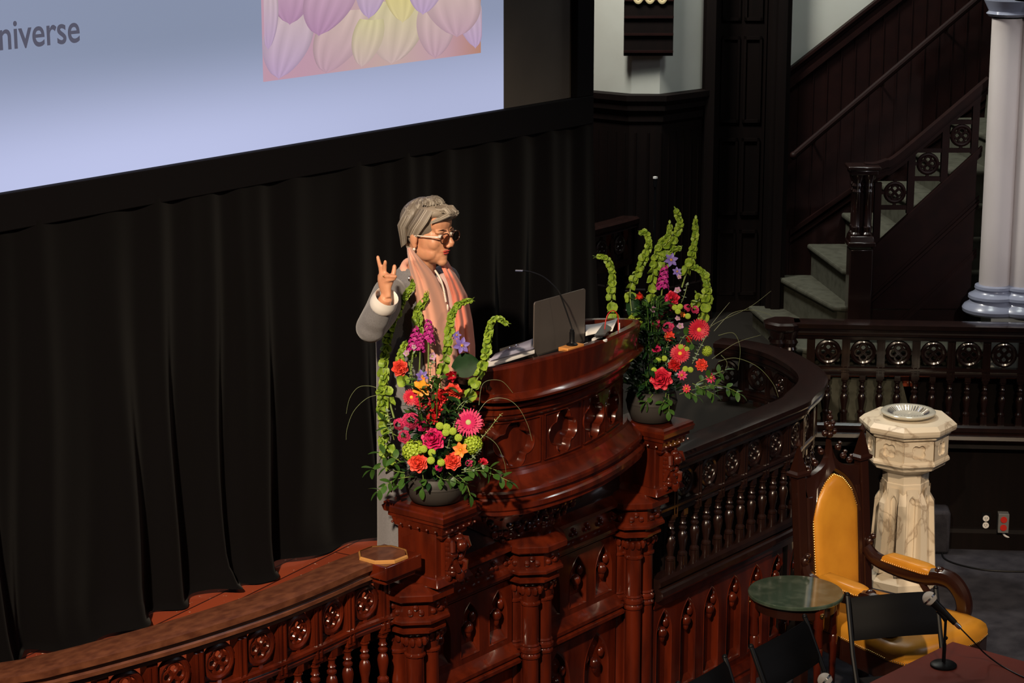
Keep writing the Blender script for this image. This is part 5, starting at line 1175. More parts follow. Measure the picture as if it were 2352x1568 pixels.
# ---- alcove: hanging number board, rear railing, mic stand
hb0 = Vector(RF(.785, 13.62, 0)); zb = wrf(W(1490, 128, 13.69))[2]; x0 = wrf(W(1433, 100, 13.69))[0]; x1 = wrf(W(1546, 100, 13.69))[0]
t = thing('number_board', 'dark slatted hanging board with pale numerals, in the white alcove', 'board', RF((x0+x1)/2, 13.6, zb))
mb = MB(); rbox(mb, x0, x1, 13.685, 13.72, zb, zb+.9); mb.build('panel', 'flatwood', t, smooth=0)
for k in range(9): mb = MB(); z = zb+.02+.105*k; rbox(mb, x0, x1, 13.67, 13.69, z, z+.014); mb.build('slat', 'redwood', t, smooth=0)
M['numeral'] = mat('numeral', (0.55, 0.45, 0.25), .6)
for px in (1466, 1493, 1521):
    c = wrf(W(px, -8, 13.675)); mb = MB(); ringlet(mb, lambda u, v, n, c=c: RF(c[0]+u, 13.67+n*.3, c[2]+v*1.4), .025, .008, 20, 6); mb.build('numeral', 'numeral', t)
cp = crom([RF(-.3, 12.6, 0)]+[W(px, py, f) for px, py, f in ((1360, 515, 12.95), (1430, 497, 13.1), (1500, 475, 13.3), (1550, 453, 13.5), (1583, 440, 13.7))], 5)
for p in cp: pass
zr = sum(p.z for p in cp[5:])/len(cp[5:])
pts2 = [(PZ(x, y, .72).x, PZ(x, y, .72).y) for x, y in ((1200, 560), (1300, 536), (1360, 520), (1430, 502), (1500, 480), (1550, 458), (1590, 436))]
QP = Path(pts2, per=6)
t = thing('rear_balustrade', 'very dark curved railing in shadow behind the farther bouquet', 'balustrade', QP.map(QP.L/2, 0, 0))
mb = MB(); QP.sweep(mb, [(.05, .68), (.055, .71), (.04, .725), (-.04, .725), (-.055, .71), (-.05, .68), (-.03, .67), (-.04, .655), (.04, .655), (.03, .67)]); mb.build('handrail', 'shadewood', t, smooth=.35)
mb = MB(); QP.sweep(mb, [(.02, .0), (.02, .06), (-.02, .06), (-.02, 0)]); QP.sweep(mb, [(.02, .42), (.02, .45), (-.02, .45), (-.02, .42)]); mb.build('rail', 'shadewood', t, smooth=0)
q = .1
while q < QP.L-.05:
    mb = MB(); c = QP.map(q, 0, 0); mb.box(c+Vector((0, 0, .56)), (.035, .035, .22)); mb.lathe((c.x, c.y, .31), [(r, z*1.0) for r, z in BAL], 8); mb.lathe((c.x, c.y, .35), [(.015, 0), (.015, .08)], 8); mb.build('baluster', 'shadewood', t)
    mb = MB(); roundel(mb, lambda u, v, w_, q=q: QP.map(q+.1+u, w_, .56+v), .055); mb.build('roundel', 'shadewood', t); q += .2
c = W(1505, 410, 13.3); t = thing('small_microphone', 'tiny microphone on a thin stand against the dark panelling of the alcove', 'microphone', (c.x, c.y, 0))
mb = MB(); mb.tube([(c.x, c.y, 0), (c.x, c.y, c.z-.03)], .007, 8); mb.lathe((c.x, c.y, 0), [(.08, 0), (.08, .01), (.01, .02)], 16); mb.build('stand', 'black', t); mb = MB(); mb.tube([c-Vector((0, 0, .05)), c+Vector((0, 0, .0))], .012, 8); mb.build('body', 'black', t)
mb = MB(); mb.box(c+Vector((0, 0, .006)), (.02, .02, .012)); mb.build('tip', 'white', t)
# ---------------------------------------------------------------- bouquets
FM = {}
def fm(k, c, rough=.55, c2=None):
    FM[k] = mat('petal_'+k if not k.startswith('leaf') else k, c, rough, sss=.05, noise=(c2, 40, (1, 1, 1), .35, .7) if c2 else None); M['f_'+k] = FM[k]; return 'f_'+k
fm('magenta', (.62, .012, .13), c2=(.50, .008, .09)); fm('pink', (.72, .06, .18), c2=(.60, .03, .12)); fm('red', (.55, .010, .012), c2=(.42, .006, .01)); fm('crimson', (.62, .012, .045), c2=(.5, .008, .03))
fm('coral', (.78, .07, .035), c2=(.68, .045, .03)); fm('orange', (.80, .14, .012), c2=(.85, .30, .02)); fm('yellow', (.85, .38, .02), c2=(.8, .22, .01)); fm('purple', (.42, .015, .22), c2=(.34, .01, .16))
fm('lilac', (.55, .34, .50), c2=(.46, .26, .44)); fm('iris', (.17, .12, .45), c2=(.13, .08, .36)); fm('lime', (.36, .48, .035), c2=(.28, .40, .02)); fm('bells', (.27, .38, .035), c2=(.12, .22, .015))
fm('leaf', (.045, .115, .018), .4, (.03, .08, .012)); fm('leaf_dark', (.012, .040, .013), .5, (.008, .028, .009)); fm('leaf_grey', (.26, .33, .24), .5, (.17, .24, .16)); fm('stem', (.16, .24, .05), .5, (.12, .18, .03)); fm('grass', (.13, .16, .07), .5); fm('gold', (.75, .42, .03)); fm('pale', (.45, .48, .20))
M['f_leaf_dark'].node_tree.nodes['Principled BSDF'].inputs['Specular IOR Level'].default_value = .12
rf_ = random.Random(21)
def petal(mb, w, L, cup, curl, R, base=Vector((0, 0, 0)), nu=4, nv=5, tip=.55, ruffle=0.0, ph=0):
    rows = []
    for i in range(nv+1):
        s = i/nv; wd = w*(sin(pi*min(1, s*tip+.5*(1-tip)+.06))**.8)*(.35+.65*min(1, s*2.2)); 
        if s > .9: wd *= .75
        row = []
        for j in range(nu+1):
            u = 2*j/nu-1; z = curl*s*s*L; y = s*L*(1-.12*u*u*s)
            row.append(base+R @ Vector((u*wd, y, z+cup*(u*u)*w+ruffle*sin(u*6+ph)*s)))
        rows.append(row)
    mb.grid(rows)
E3 = lambda a, b, c: (Matrix.Rotation(a, 3, 'Z') @ Matrix.Rotation(b, 3, 'X') @ Matrix.Rotation(c, 3, 'Y'))
def rose_mb(r, layers=5):
    mb = MB()
    for l in range(layers):
        n = 3+l; k = (l+1)/layers; op = radians(84-52*k)
        for i in range(n):
            a = 2*pi*i/n+l*.7; mb_r = E3(a, op, 0); off = Matrix.Rotation(a, 3, 'Z') @ Vector((0, r*.10*l*.6, -r*.12*l))
            petal(mb, r*(.30+.42*k), r*(.62+.30*k), .35, -.10-.35*k*k, mb_r, off, ruffle=r*.03, ph=i)
    mb.ball((0, 0, r*.30), (r*.22, r*.22, r*.32), 8, 6); return mb
def rose(col):
    t = bpy.data.objects.new('rose', None); COL.objects.link(t); rose_mb(.042).build('petals', 'f_'+col, t, smooth=1.2, recalc=False)
    mb = MB(); mb.tube([(0, 0, -.02), (0, 0, -.10)], .003, 6); 
    for i in range(5): petal(mb, .010, .035, .1, -.4, E3(i*1.257, .1, 0), Vector((0, 0, -.02)))
    mb.build('stem', 'f_leaf', t); return t
def gerbera(col, cen='gold'):
    t = bpy.data.objects.new('gerbera', None); COL.objects.link(t); mb = MB()
    for l, (n, L, op) in enumerate(((26, .050, .10), (24, .046, .26), (18, .030, .50))):
        for i in range(n): petal(mb, .0055, L, .2, -.05, E3(2*pi*i/n+l*.12+rf_.uniform(-.04, .04), op+rf_.uniform(-.06, .06), 0), Matrix.Rotation(2*pi*i/n+l*.12, 3, 'Z') @ Vector((0, .006, .002*l)), nu=2, nv=3, tip=.5)
    mb.build('petals', 'f_'+col, t, smooth=1, recalc=False)
    mb = MB(); mb.ball((0, 0, .006), (.011, .011, .006), 12, 6); mb.build('centre', 'f_'+cen, t); mb = MB(); mb.tube([(0, 0, -.002), (0, 0, -.10)], .003, 6); mb.build('stem', 'f_stem', t); return t
def ruffle(col, name='carnation', r=.034):
    t = bpy.data.objects.new(name, None); COL.objects.link(t); mb = MB()
    for l in range(4):
        for i in range(9): petal(mb, r*.38, r*(1-.1*l), .25, -.1, E3(2*pi*i/9+l*.4, .15+.33*l, rf_.uniform(-.5, .5)), ruffle=r*.12, ph=i*2, nv=4)
    mb.build('petals', 'f_'+col, t, smooth=1.2, recalc=False); mb = MB(); mb.lathe((0, 0, 0), [(.003, -.09), (.004, -.03), (.009, -.02), (.008, 0)], 8); mb.build('stem', 'f_stem', t); return t
def openflower(col, name, n=6, r=.036, w=.36, cen='gold', op=.45):
    t = bpy.data.objects.new(name, None); COL.objects.link(t); mb = MB()
    for i in range(n): petal(mb, r*w, r, .25, -.25, E3(2*pi*i/n, op+.12*(i % 2), 0))
    mb.build('petals', 'f_'+col, t, smooth=1.2, recalc=False)
    mb = MB(); mb.ball((0, 0, .005), (.005, .005, .007), 8, 5)
    for i in range(6): mb.tube([(0, 0, 0), (.008*cos(i), .008*sin(i), .018)], .0012, 4)
    mb.build('centre', 'f_'+cen, t); mb = MB(); mb.tube([(0, 0, 0), (0, 0, -.09)], .0025, 6); mb.build('stem', 'f_stem', t); return t
def mum(col='lime'):
    t = bpy.data.objects.new('button_chrysanthemum', None); COL.objects.link(t); mb = MB()
    for k in range(60):
        z = 1-1.5*(k+.5)/60; a = k*2.399; q = sqrt(max(0, 1-z*z)); mb.ball((q*.0115*cos(a), q*.0115*sin(a), z*.010), (.0034, .0034, .003), 5, 4)
    mb.ball((0, 0, 0), (.0115, .0115, .0095), 10, 6); mb.build('florets', 'f_'+col, t); mb = MB(); mb.tube([(0, 0, -.005), (0, 0, -.06)], .002, 5); mb.build('stem', 'f_stem', t); return t
def hydrangea():
    t = bpy.data.objects.new('hydrangea', None); COL.objects.link(t); mb = MB()
    for k in range(85):
        z = 1-1.3*(k+.5)/85; a = k*2.399; q = sqrt(max(0, 1-z*z)); d = Vector((q*cos(a), q*sin(a), z)); R = d.to_track_quat('Z', 'Y').to_matrix()
        for i in range(4): petal(mb, .0052, .009, .2, .1, R @ E3(i*pi/2+k, .25, 0), d*.042*rf_.uniform(.9, 1.05), nu=2, nv=2)
    mb.ball((0, 0, 0), .036, 10, 8); mb.build('florets', 'f_lime', t, smooth=1, recalc=False); mb = MB(); mb.tube([(0, 0, -.03), (0, 0, -.12)], .004, 6); mb.build('stem', 'f_stem', t); return t
def spike(name, col, L, r, n, fl=.013):
    t = bpy.data.objects.new(name, None); COL.objects.link(t); mb = MB()
    for k in range(n):
        s = k/n; a = k*2.399; rr_ = r*(1-.55*s); c = Vector((rr_*cos(a), rr_*sin(a), L*s)); R = Vector((cos(a), sin(a), .5)).to_track_quat('Z', 'Y').to_matrix()
        for i in range(5): petal(mb, fl*.42*(1-.4*s), fl*(1.05-.4*s), .3, -.2, R @ E3(i*1.257+k, .35, 0), c, nu=2, nv=3, ruffle=.001)
    mb.build('florets', 'f_'+col, t, smooth=1, recalc=False); mb = MB(); mb.tube([(0, 0, L), (0, 0, -.10)], [.002, .004], 6); mb.build('stem', 'f_stem', t); return t
def tulip(col):
    t = bpy.data.objects.new('tulip', None); COL.objects.link(t); mb = MB()
    for l in range(2):
        for i in range(3): petal(mb, .019, .055, .55, -.05, E3(2*pi*i/3+l*1.05, radians(76-6*l), 0), Matrix.Rotation(2*pi*i/3+l*1.05, 3, 'Z') @ Vector((0, .004, 0)), tip=.62)
    mb.build('petals', 'f_'+col, t, smooth=1.2, recalc=False); mb = MB(); mb.tube([(0, 0, .004), (0, 0, -.10)], .004, 6); mb.build('stem', 'f_stem', t); return t
protos = {}
def proto(kind, col):
    k = (kind, col)
    if k not in protos:
        if kind == 'rose': o = rose(col)
        elif kind == 'gerbera': o = gerbera(col, 'pale' if col != 'crimson' else 'gold')
        elif kind == 'carnation': o = ruffle(col)
        elif kind == 'stock': o = spike('stock_flower', col, .085, .020, 34)
        elif kind == 'alstroemeria': o = openflower(col, 'alstroemeria', 6, .034)
        elif kind == 'lisianthus': o = openflower(col, 'lisianthus', 5, .030, .52, 'pale', 1.0)
        elif kind == 'iris': o = openflower(col, 'iris', 6, .036, .30, 'gold', .35)
        elif kind == 'daisy': o = openflower(col, 'daisy', 9, .024, .24, 'gold', .2)
        elif kind == 'mum': o = mum()
        elif kind == 'hydrangea': o = hydrangea()
        elif kind == 'tulip': o = tulip(col)
        elif kind == 'phlox': o = spike('phlox_cluster', col, .030, .026, 16, .018)
        elif kind == 'waxflower': o = spike('waxflower', col, .04, .014, 12, .009)
        protos[k] = [o, True]
    return protos[k]
SIZE = {'rose': 27, 'gerbera': 31, 'carnation': 20, 'stock': 50, 'alstroemeria': 21, 'lisianthus': 17, 'iris': 21, 'daisy': 14, 'mum': 8.5, 'hydrangea': 29, 'tulip': 25, 'phlox': 22, 'waxflower': 14}
def place(kind, col, px, py, dep, label, group, r=None, tilt=(0, 0), toward=None):
    pr = proto(kind, col); p = PD(px, py, dep); s = (r/SIZE[kind]) if r else 1.0
    face_ = (C_-p).normalized()
    d = (face_+R_*tilt[0]+Vector((0, 0, 1))*tilt[1]).normalized() if toward is None else Vector(toward).normalized()
    q = d.to_track_quat('Z', 'Y') @ Quaternion((0, 0, 1), rf_.uniform(0, 6.28))
    if pr[1]: o = pr[0]; o.location = p; o.rotation_euler = q.to_euler(); o.scale = (s, s, s); pr[1] = False
    else: o = dup(pr[0], p, q.to_euler(), s)
    tag(o, label, 'flower', group); return o
def upv(px0, py0, px1, py1): return (R_*(px1-px0)+U_*(py0-py1)).normalized()
def bells(pts, dep, label, group, r0=.0205, r1=.009, rise=.0, dz=None):
    n_ = len(pts); P3 = crom([PD(x, y, dep+(dz[i] if dz else 0)) for i, (x, y) in enumerate(pts)], 8)
    t = bpy.data.objects.new('bells_of_ireland', None); COL.objects.link(t); t.location = P3[0]; tag(t, label, 'flower', group)
    mb = MB(); mb.tube(P3, [.0042-.0025*i/len(P3) for i in range(len(P3))], 7); mb.build('stem', 'f_stem', t)
    mb = MB(); L = [0]
    for a, b in zip(P3, P3[1:]): L.append(L[-1]+(b-a).length)
    s = .012+rise; k = 0; i = 0
    while s < L[-1]:
        while i < len(L)-2 and L[i+1] < s: i += 1
        f = (s-L[i])/(L[i+1]-L[i]); c = P3[i].lerp(P3[i+1], f); T = (P3[i+1]-P3[i]).normalized(); u = s/L[-1]
        r = (r0+(r1-r0)*u**1.3)*rf_.uniform(.9, 1.1); A = T.orthogonal().normalized(); B = T.cross(A); nb_ = 4 if u > .35 else 3
        for m in range(nb_):
            a = m*2*pi/nb_+k*1.1+rf_.uniform(-.35, .35); d = (A*cos(a)+B*sin(a)+T*rf_.uniform(-.1, .65)).normalized(); R = d.to_track_quat('Z', 'Y').to_matrix()
            rr_ = r*rf_.uniform(.85, 1.15); rows = []; sh_ = rf_.uniform(-.25, .25)
            for q_, z_ in ((.10, .10), (.50, .34), (.92, .62), (1.12, .74)):
                rows.append([c+R @ Vector((rr_*q_*cos(2*pi*j/10), rr_*q_*sin(2*pi*j/10), rr_*(z_+(.16*sin(j*1.9+m)+sh_*cos(2*pi*j/10))*(q_ > .9)))) for j in range(10)])
            mb.grid(rows, closed=True)
        s += r*(2.45-1.15*min(1, u*1.4)); k += 1
    leafs(mb, P3[-1], (P3[-1]-P3[-2])+Vector((0, 0, .003)), .018, .006)
    leafs(mb, P3[-1], (P3[-1]-P3[-2]).orthogonal()+(P3[-1]-P3[-2])*60, .014, .005)
    mb.build('bells', 'f_bells', t, smooth=1.2, recalc=False); return t
def leafs(mb, c, d, L, w, roll=0.0, droop=.3):
    d = Vector(d).normalized(); sx = d.cross(Vector((0, 0, 1))).normalized(); n_ = sx.cross(d); rows = []
    for i in range(7):
        s = i/6; wd = w*sin(pi*(s*.92+.04))**.8; p = Vector(c)+d*(L*s)+n_*(-droop*L*s*s); rows.append([p-(sx*cos(roll)+n_*sin(roll))*wd+n_*.15*wd, p, p+(sx*cos(roll)+n_*sin(roll))*wd+n_*.15*wd])
    mb.grid(rows)
def spray(pts, dep, label, group, m='leaf', L=.032, w=.0085, step=.02, dz=None, name='leaf_spray'):
    P3 = crom([PD(x, y, dep+(dz[i] if dz else 0)) for i, (x, y) in enumerate(pts)], 6)
    t = bpy.data.objects.new(name, None); COL.objects.link(t); t.location = P3[0]; tag(t, label, 'greenery', group)
    mb = MB(); mb.tube(P3, .0016, 5); mb.build('stem', 'f_stem', t)
    mb = MB(); acc = 0; k = 0
    for a, b in zip(P3, P3[1:]):
        acc += (b-a).length
        if acc > step:
            acc = 0; T = (b-a).normalized(); A = T.orthogonal(); 
            for sgn in (-1, 1):
                v = (T*.6+(A*cos(k*1.3)+T.cross(A)*sin(k*1.3))*sgn).normalized(); leafs(mb, b, v, L*rf_.uniform(.8, 1.15), w, rf_.uniform(-.5, .5), .2)
            k += 1
    leafs(mb, P3[-1], (P3[-1]-P3[-2]), L, w); mb.build('leaves', 'f_'+m, t, smooth=1.2, recalc=False); return t
def blades(pts, dep, label, group, dz=None, r=.0014, knots=False):
    P3 = crom([PD(x, y, dep+(dz[i] if dz else 0)) for i, (x, y) in enumerate(pts)], 8)
    mb = MB(); mb.tube(P3, [r*(1-.6*i/len(P3)) for i in range(len(P3))], 5)
    o = mb.build('grass_blade', 'f_grass'); return tag(o, label, 'grass', group)
def vase(loc, label, r, h):
    t = thing('vase', label, 'vase', loc); mb = MB(); r_ = r
    mb.lathe(loc, [(r_*.62, 0), (r_*.80, .006), (r_*.95, h*.35), (r_, h*.6), (r_*.96, h*.85), (r_*.90, h*.95), (r_*.93, h), (r_*.86, h), (r_*.86, h*.9), (0, h*.88)], 40); mb.build('pot', 'vase', t, smooth=1)
    mb = MB(); mb.lathe(loc, [(r_*1.005, h*.58), (r_*1.02, h*.62), (r_*1.005, h*.66)], 40, cap=False); mb.build('band', 'vase', t, smooth=1); return t
def mound(c, rx, rz, n, label, group, seed, m='f_leaf_dark'):
    """dense foliage that fills the middle of a bouquet"""
    rr = random.Random(seed); mb = MB()
    for k in range(n):
        a = rr.uniform(0, 2*pi); z = rr.random(); q = rx*(1-.55*z)*rr.uniform(.3, 1); p = Vector(c)+Vector((q*cos(a), q*sin(a), z*rz))
        leafs(mb, p, (cos(a), sin(a), rr.uniform(-.2, 1.4)), rr.uniform(.03, .06), rr.uniform(.006, .012), rr.uniform(-.6, .6), rr.uniform(0, .5))
    o = mb.build('foliage', m, None, smooth=1.2, recalc=False); tag(o, label, 'greenery', group); o['kind'] = 'stuff'; return o
def stalks(c, top, n, seed, label):
    rr = random.Random(seed); mb = MB()
    for k in range(n): a = rr.uniform(0, 6.28); mb.tube([Vector(c)+Vector((.03*cos(a), .03*sin(a), 0)), Vector(c)+Vector((top[0]*cos(a)*rr.random(), top[0]*sin(a)*rr.random(), top[1]*rr.uniform(.6, 1)))], .0022, 5)
    o = mb.build('stalks', 'f_leaf'); tag(o, label, 'greenery'); o['kind'] = 'stuff'
# ---- nearer bouquet
vL = Vector((6.475, 5.485, .524)); vase(vL, 'low round charcoal vase on the left pier cap', .122, .115)
G1 = 'flowers in the nearer bouquet'; dL = depth(vL+Vector((0, 0, .2)))
mound(vL+Vector((0, 0, .10)), .15, .36, 420, 'dark filler leaves inside the nearer bouquet', None, 4)
mound(vL+Vector((0, 0, .10)), .14, .40, 170, 'brighter green filler leaves among the nearer flowers', None, 14, 'f_leaf')
stalks(vL+Vector((0, 0, .08)), (.13, .42), 26, 5, 'green stalks rising inside the nearer bouquet')
A1 = [('rose', 'magenta', 994, 1007, -.13, 27, 'large magenta-pink rose at the middle front of the nearer bouquet'), ('rose', 'coral', 960, 1062, -.13, 22, 'round coral-red rose low left, above the nearer vase'),
 ('rose', 'coral', 1040, 1058, -.13, 20, 'coral rose low right, above the nearer vase'), ('tulip', 'crimson', 1042, 862, -.05, 26, 'deep pink tulip-like bloom beside the big dark leaf'),
 ('alstroemeria', 'yellow', 968, 892, -.07, 24, 'orange and yellow lily-like bloom under the small iris'), ('alstroemeria', 'orange', 967, 876, -.05, 15, 'small orange bloom just under the purple iris'), ('rose', 'coral', 1042, 898, -.07, 20, 'salmon half-open rose right of the orange lily'), ('rose', 'red', 1017, 910, -.07, 18, 'red rose touching the salmon rose'),
 ('gerbera', 'crimson', 945, 912, -.06, 20, 'crimson gerbera left of centre under the orange bloom'), ('gerbera', 'crimson', 969, 922, -.06, 20, 'crimson gerbera in front of the red carnations'), ('carnation', 'red', 999, 938, -.09, 21, 'upper red carnation in the nearer bouquet'), ('carnation', 'red', 994, 960, -.10, 16, 'lower red carnation in the nearer bouquet'),
 ('phlox', 'pink', 944, 966, -.10, 22, 'bright pink cluster left of centre in the nearer bouquet'), ('phlox', 'pink', 916, 974, -.08, 16, 'pink cluster at the left rim of the nearer bouquet'), ('phlox', 'pink', 928, 1002, -.10, 17, 'lower pink cluster left of the large magenta rose'), ('phlox', 'magenta', 970, 978, -.09, 14, 'magenta cluster above the large rose'),
 ('gerbera', 'magenta', 1076, 970, -.09, 33, 'magenta gerbera at the right of the nearer bouquet'), ('hydrangea', 'lime', 950, 1035, -.09, 29, 'lime green hydrangea head low left in the nearer bouquet'), ('hydrangea', 'lime', 1085, 1020, -.08, 25, 'lime green hydrangea head low right in the nearer bouquet'),
 ('alstroemeria', 'orange', 1058, 1033, -.12, 20, 'orange lily beside the right green hydrangea'), ('rose', 'coral', 920, 845, -.02, 19, 'small red-orange rose at the upper left of the nearer bouquet'), ('iris', 'iris', 969, 864, -.05, 16, 'small purple iris above the orange lily'),
 ('iris', 'iris', 1060, 793, .02, 20, 'violet iris leaning right under a green bell stem'), ('iris', 'iris', 1048, 770, .04, 12, 'pale violet iris bud touching the scarf'), ('lisianthus', 'lilac', 935, 812, -.02, 11, 'pale lilac bud left, below the purple spike'), ('lisianthus', 'lilac', 992, 818, -.03, 13, 'pale lilac bud right, below the purple spike'),
 ('lisianthus', 'lilac', 952, 798, -.01, 9, 'tiny lilac bud between the purple spikes'), ('waxflower', 'pink', 1078, 1064, -.10, 12, 'small pink buds low right above dark leaves'), ('phlox', 'magenta', 1008, 1074, -.12, 10, 'small magenta florets between the two coral roses'), ('carnation', 'crimson', 1110, 1062, -.06, 12, 'little crimson bloom at the far right of the nearer bouquet'), ('rose', 'crimson', 1098, 972, -.06, 14, 'crimson bud behind the magenta gerbera')]
for kind, col, px, py, dd_, r, lab in A1: place(kind, col, px, py, dL+dd_, lab, G1, r, (rf_.uniform(-.3, .3), rf_.uniform(-.05, .35)))
wh = ['highest', 'second', 'third', 'fourth', 'fifth', 'sixth', 'seventh', 'eighth', 'ninth']
ms = [(1026, 981), (1010, 978), (1024, 993), (1040, 990), (1053, 1005), (973, 1031), (992, 1039), (990, 1057), (1013, 1062)]
md = ['above the large magenta rose, left of the pair', 'topmost, just left of centre above the large rose', 'right of the large magenta rose, lower of the pair', 'right of the large rose below the gerbera', 'left of the right hydrangea', 'between left hydrangea and large rose', 'directly below the large magenta rose', 'lowest, left of centre between the coral roses', 'left of the right coral rose']
for (x, y), d_ in zip(ms, md): place('mum', 'lime', x, y, dL-.13, 'lime green button chrysanthemum '+d_, 'green buttons in the nearer bouquet', 9.5, (rf_.uniform(-.3, .3), .2))
place('stock', 'purple', 949, 805, dL+.01, 'magenta-purple stock spike, left of the pair below the raised hand', G1, 56, toward=upv(949, 805, 955, 745))
place('stock', 'purple', 984, 786, dL+.02, 'magenta-purple stock spike, right of the pair, in front of the scarf', G1, 52, toward=upv(984, 786, 984, 725))
place('stock', 'purple', 965, 806, dL-.0, 'shorter magenta stock spike between the two tall ones', G1, 40, toward=upv(965, 800, 967, 750))
GB1 = 'green bell stems in the nearer bouquet'
bells([(905, 960), (884, 880), (881, 840), (890, 779), (900, 744), (918, 707), (934, 675), (950, 650), (949, 606)], dL+.03, 'longest green bell stem, rising left past the raised hand', GB1, rise=.05)
bells([(950, 900), (940, 830), (962, 775), (958, 716), (975, 690), (978, 656), (968, 640)], dL+.04, 'green bell stem rising in front of the pink scarf', GB1, rise=.14)
bells([(1000, 900), (1020, 835), (1032, 765), (1036, 727), (1050, 703), (1070, 692), (1083, 690)], dL+.03, 'green bell stem bending right over the coral scarf', GB1, rise=.08)
bells([(1072, 925), (1083, 895), (1096, 870), (1110, 836), (1119, 796), (1122, 764), (1128, 741), (1144, 731), (1164, 744)], dL+.0, 'green bell stem arching right in front of the pulpit parapet', GB1, rise=.02)
bells([(905, 1060), (888, 1010), (880, 960), (876, 905), (884, 860)], dL+.02, 'short green bell stem at the left edge of the nearer bouquet', GB1, r0=.018, r1=.015)
bells([(900, 1075), (886, 1045), (874, 1010)], dL-.02, 'lowest green bell sprig left of the nearer vase', GB1)
bells([(930, 880), (918, 840), (925, 800), (930, 790)], dL+.0, 'small green bell sprig over the red-orange rose', GB1)
t = thing('broad_leaf', 'large glossy dark leaf behind the deep pink tulip', 'leaf', PD(1050, 860, dL)); mb = MB(); rows = []
for i in range(11):
    s = i/10; w_ = 28*sin(pi*(.05+.9*s))**.7; cx = 1046+62*s; cy = 850-30*s+14*s*s; rows.append([PD(cx-w_*.45*u*-.5-8*abs(u), cy+w_*u, dL+.05+.006*(1-abs(u))) for u in (-1, -.5, 0, .5, 1)])
mb.grid(rows); mb.build('blade', 'f_leaf_dark', t, smooth=1.2, recalc=False)
GS = 'leafy sprays round the nearer vase'
SPR = [([(930, 1085), (900, 1080), (872, 1070), (852, 1078)], 'leafy spray reaching far left from the nearer vase'), ([(940, 1095), (910, 1100), (885, 1115), (868, 1128)], 'leafy spray drooping left over the pier cap edge'), ([(1060, 1085), (1100, 1080), (1140, 1092), (1170, 1105)], 'leafy spray reaching right across the pulpit base'),
 ([(1065, 1080), (1105, 1070), (1140, 1080)], 'short leafy spray right of the coral rose'), ([(970, 1085), (972, 1100), (970, 1122)], 'leaf hanging over the front of the nearer vase'), ([(1050, 1090), (1070, 1110), (1080, 1138)], 'leaf trailing over the right of the nearer vase'),
 ([(1030, 1085), (1045, 1098), (1058, 1108)], 'broad leaves at the right rim of the nearer vase'), ([(920, 1060), (895, 1045), (872, 1040)], 'leafy spray left of the green hydrangea'), ([(930, 1090), (925, 1105), (905, 1120)], 'drooping leaves left of the nearer vase'), ([(1040, 960), (1052, 935), (1068, 920)], 'leafy tip above the magenta gerbera'), ([(910, 1000), (890, 985), (880, 965)], 'leafy spray at the left beside the pink clusters'),
 ([(1000, 1090), (1015, 1100), (1030, 1102)], 'low leaves in front of the nearer vase')]
for p_, lab in SPR: spray(p_, dL-.09, lab, GS, L=.045, w=.013, step=.022)
GE = 'eucalyptus in the nearer bouquet'
for p_, lab in (([(955, 905), (948, 870), (944, 835), (950, 812)], 'grey-green eucalyptus sprig under the lilac bud'), ([(905, 1010), (897, 975), (890, 945)], 'grey-green eucalyptus sprig at the left of the pink clusters'), ([(1038, 990), (1046, 965), (1058, 940), (1068, 925)], 'grey-green eucalyptus sprig left of the magenta gerbera'), ([(1022, 1045), (1030, 1020), (1034, 1000)], 'grey-green eucalyptus sprig right of the large rose'), ([(1060, 1078), (1085, 1078), (1108, 1072)], 'grey-green eucalyptus sprig low at the right'), ([(1075, 1060), (1092, 1045), (1100, 1035)], 'pale eucalyptus tips under the right hydrangea'), ([(992, 880), (988, 850), (992, 830)], 'slim green sprig between lilac bud and tulip')):
    spray(p_, dL-.10 if p_[0][1] > 930 else dL-.03, lab, GE, 'leaf_grey', .014, .0060, .009, name='eucalyptus_sprig')
spray([(1098, 1015), (1120, 990), (1135, 970), (1150, 952)], dL-.06, 'thin twiggy sprig pointing up right in front of the pulpit', None, 'pale', .012, .0016, .008)
GG = 'grass blades of the nearer bouquet'
for p_, lab in (([(870, 892), (848, 886), (822, 890), (803, 915), (795, 950)], 'grass blade arching left, the higher one'), ([(872, 906), (842, 915), (812, 945), (797, 985), (795, 1010)], 'grass blade arching left, the lower one'), ([(1100, 930), (1110, 880), (1150, 874), (1178, 902)], 'grass blade arching in front of the parapet'), ([(1090, 960), (1120, 920), (1160, 915), (1190, 935), (1212, 975), (1222, 1012)], 'long grass blade curving over the pulpit panels'), ([(1085, 1010), (1110, 1000), (1140, 1020), (1158, 1060), (1162, 1085)], 'grass blade curving over the first quatrefoil'), ([(1000, 1070), (962, 1080), (961, 1110)], 'short grass blade over the nearer vase')):
    blades(p_, dL-.04, lab, GG)
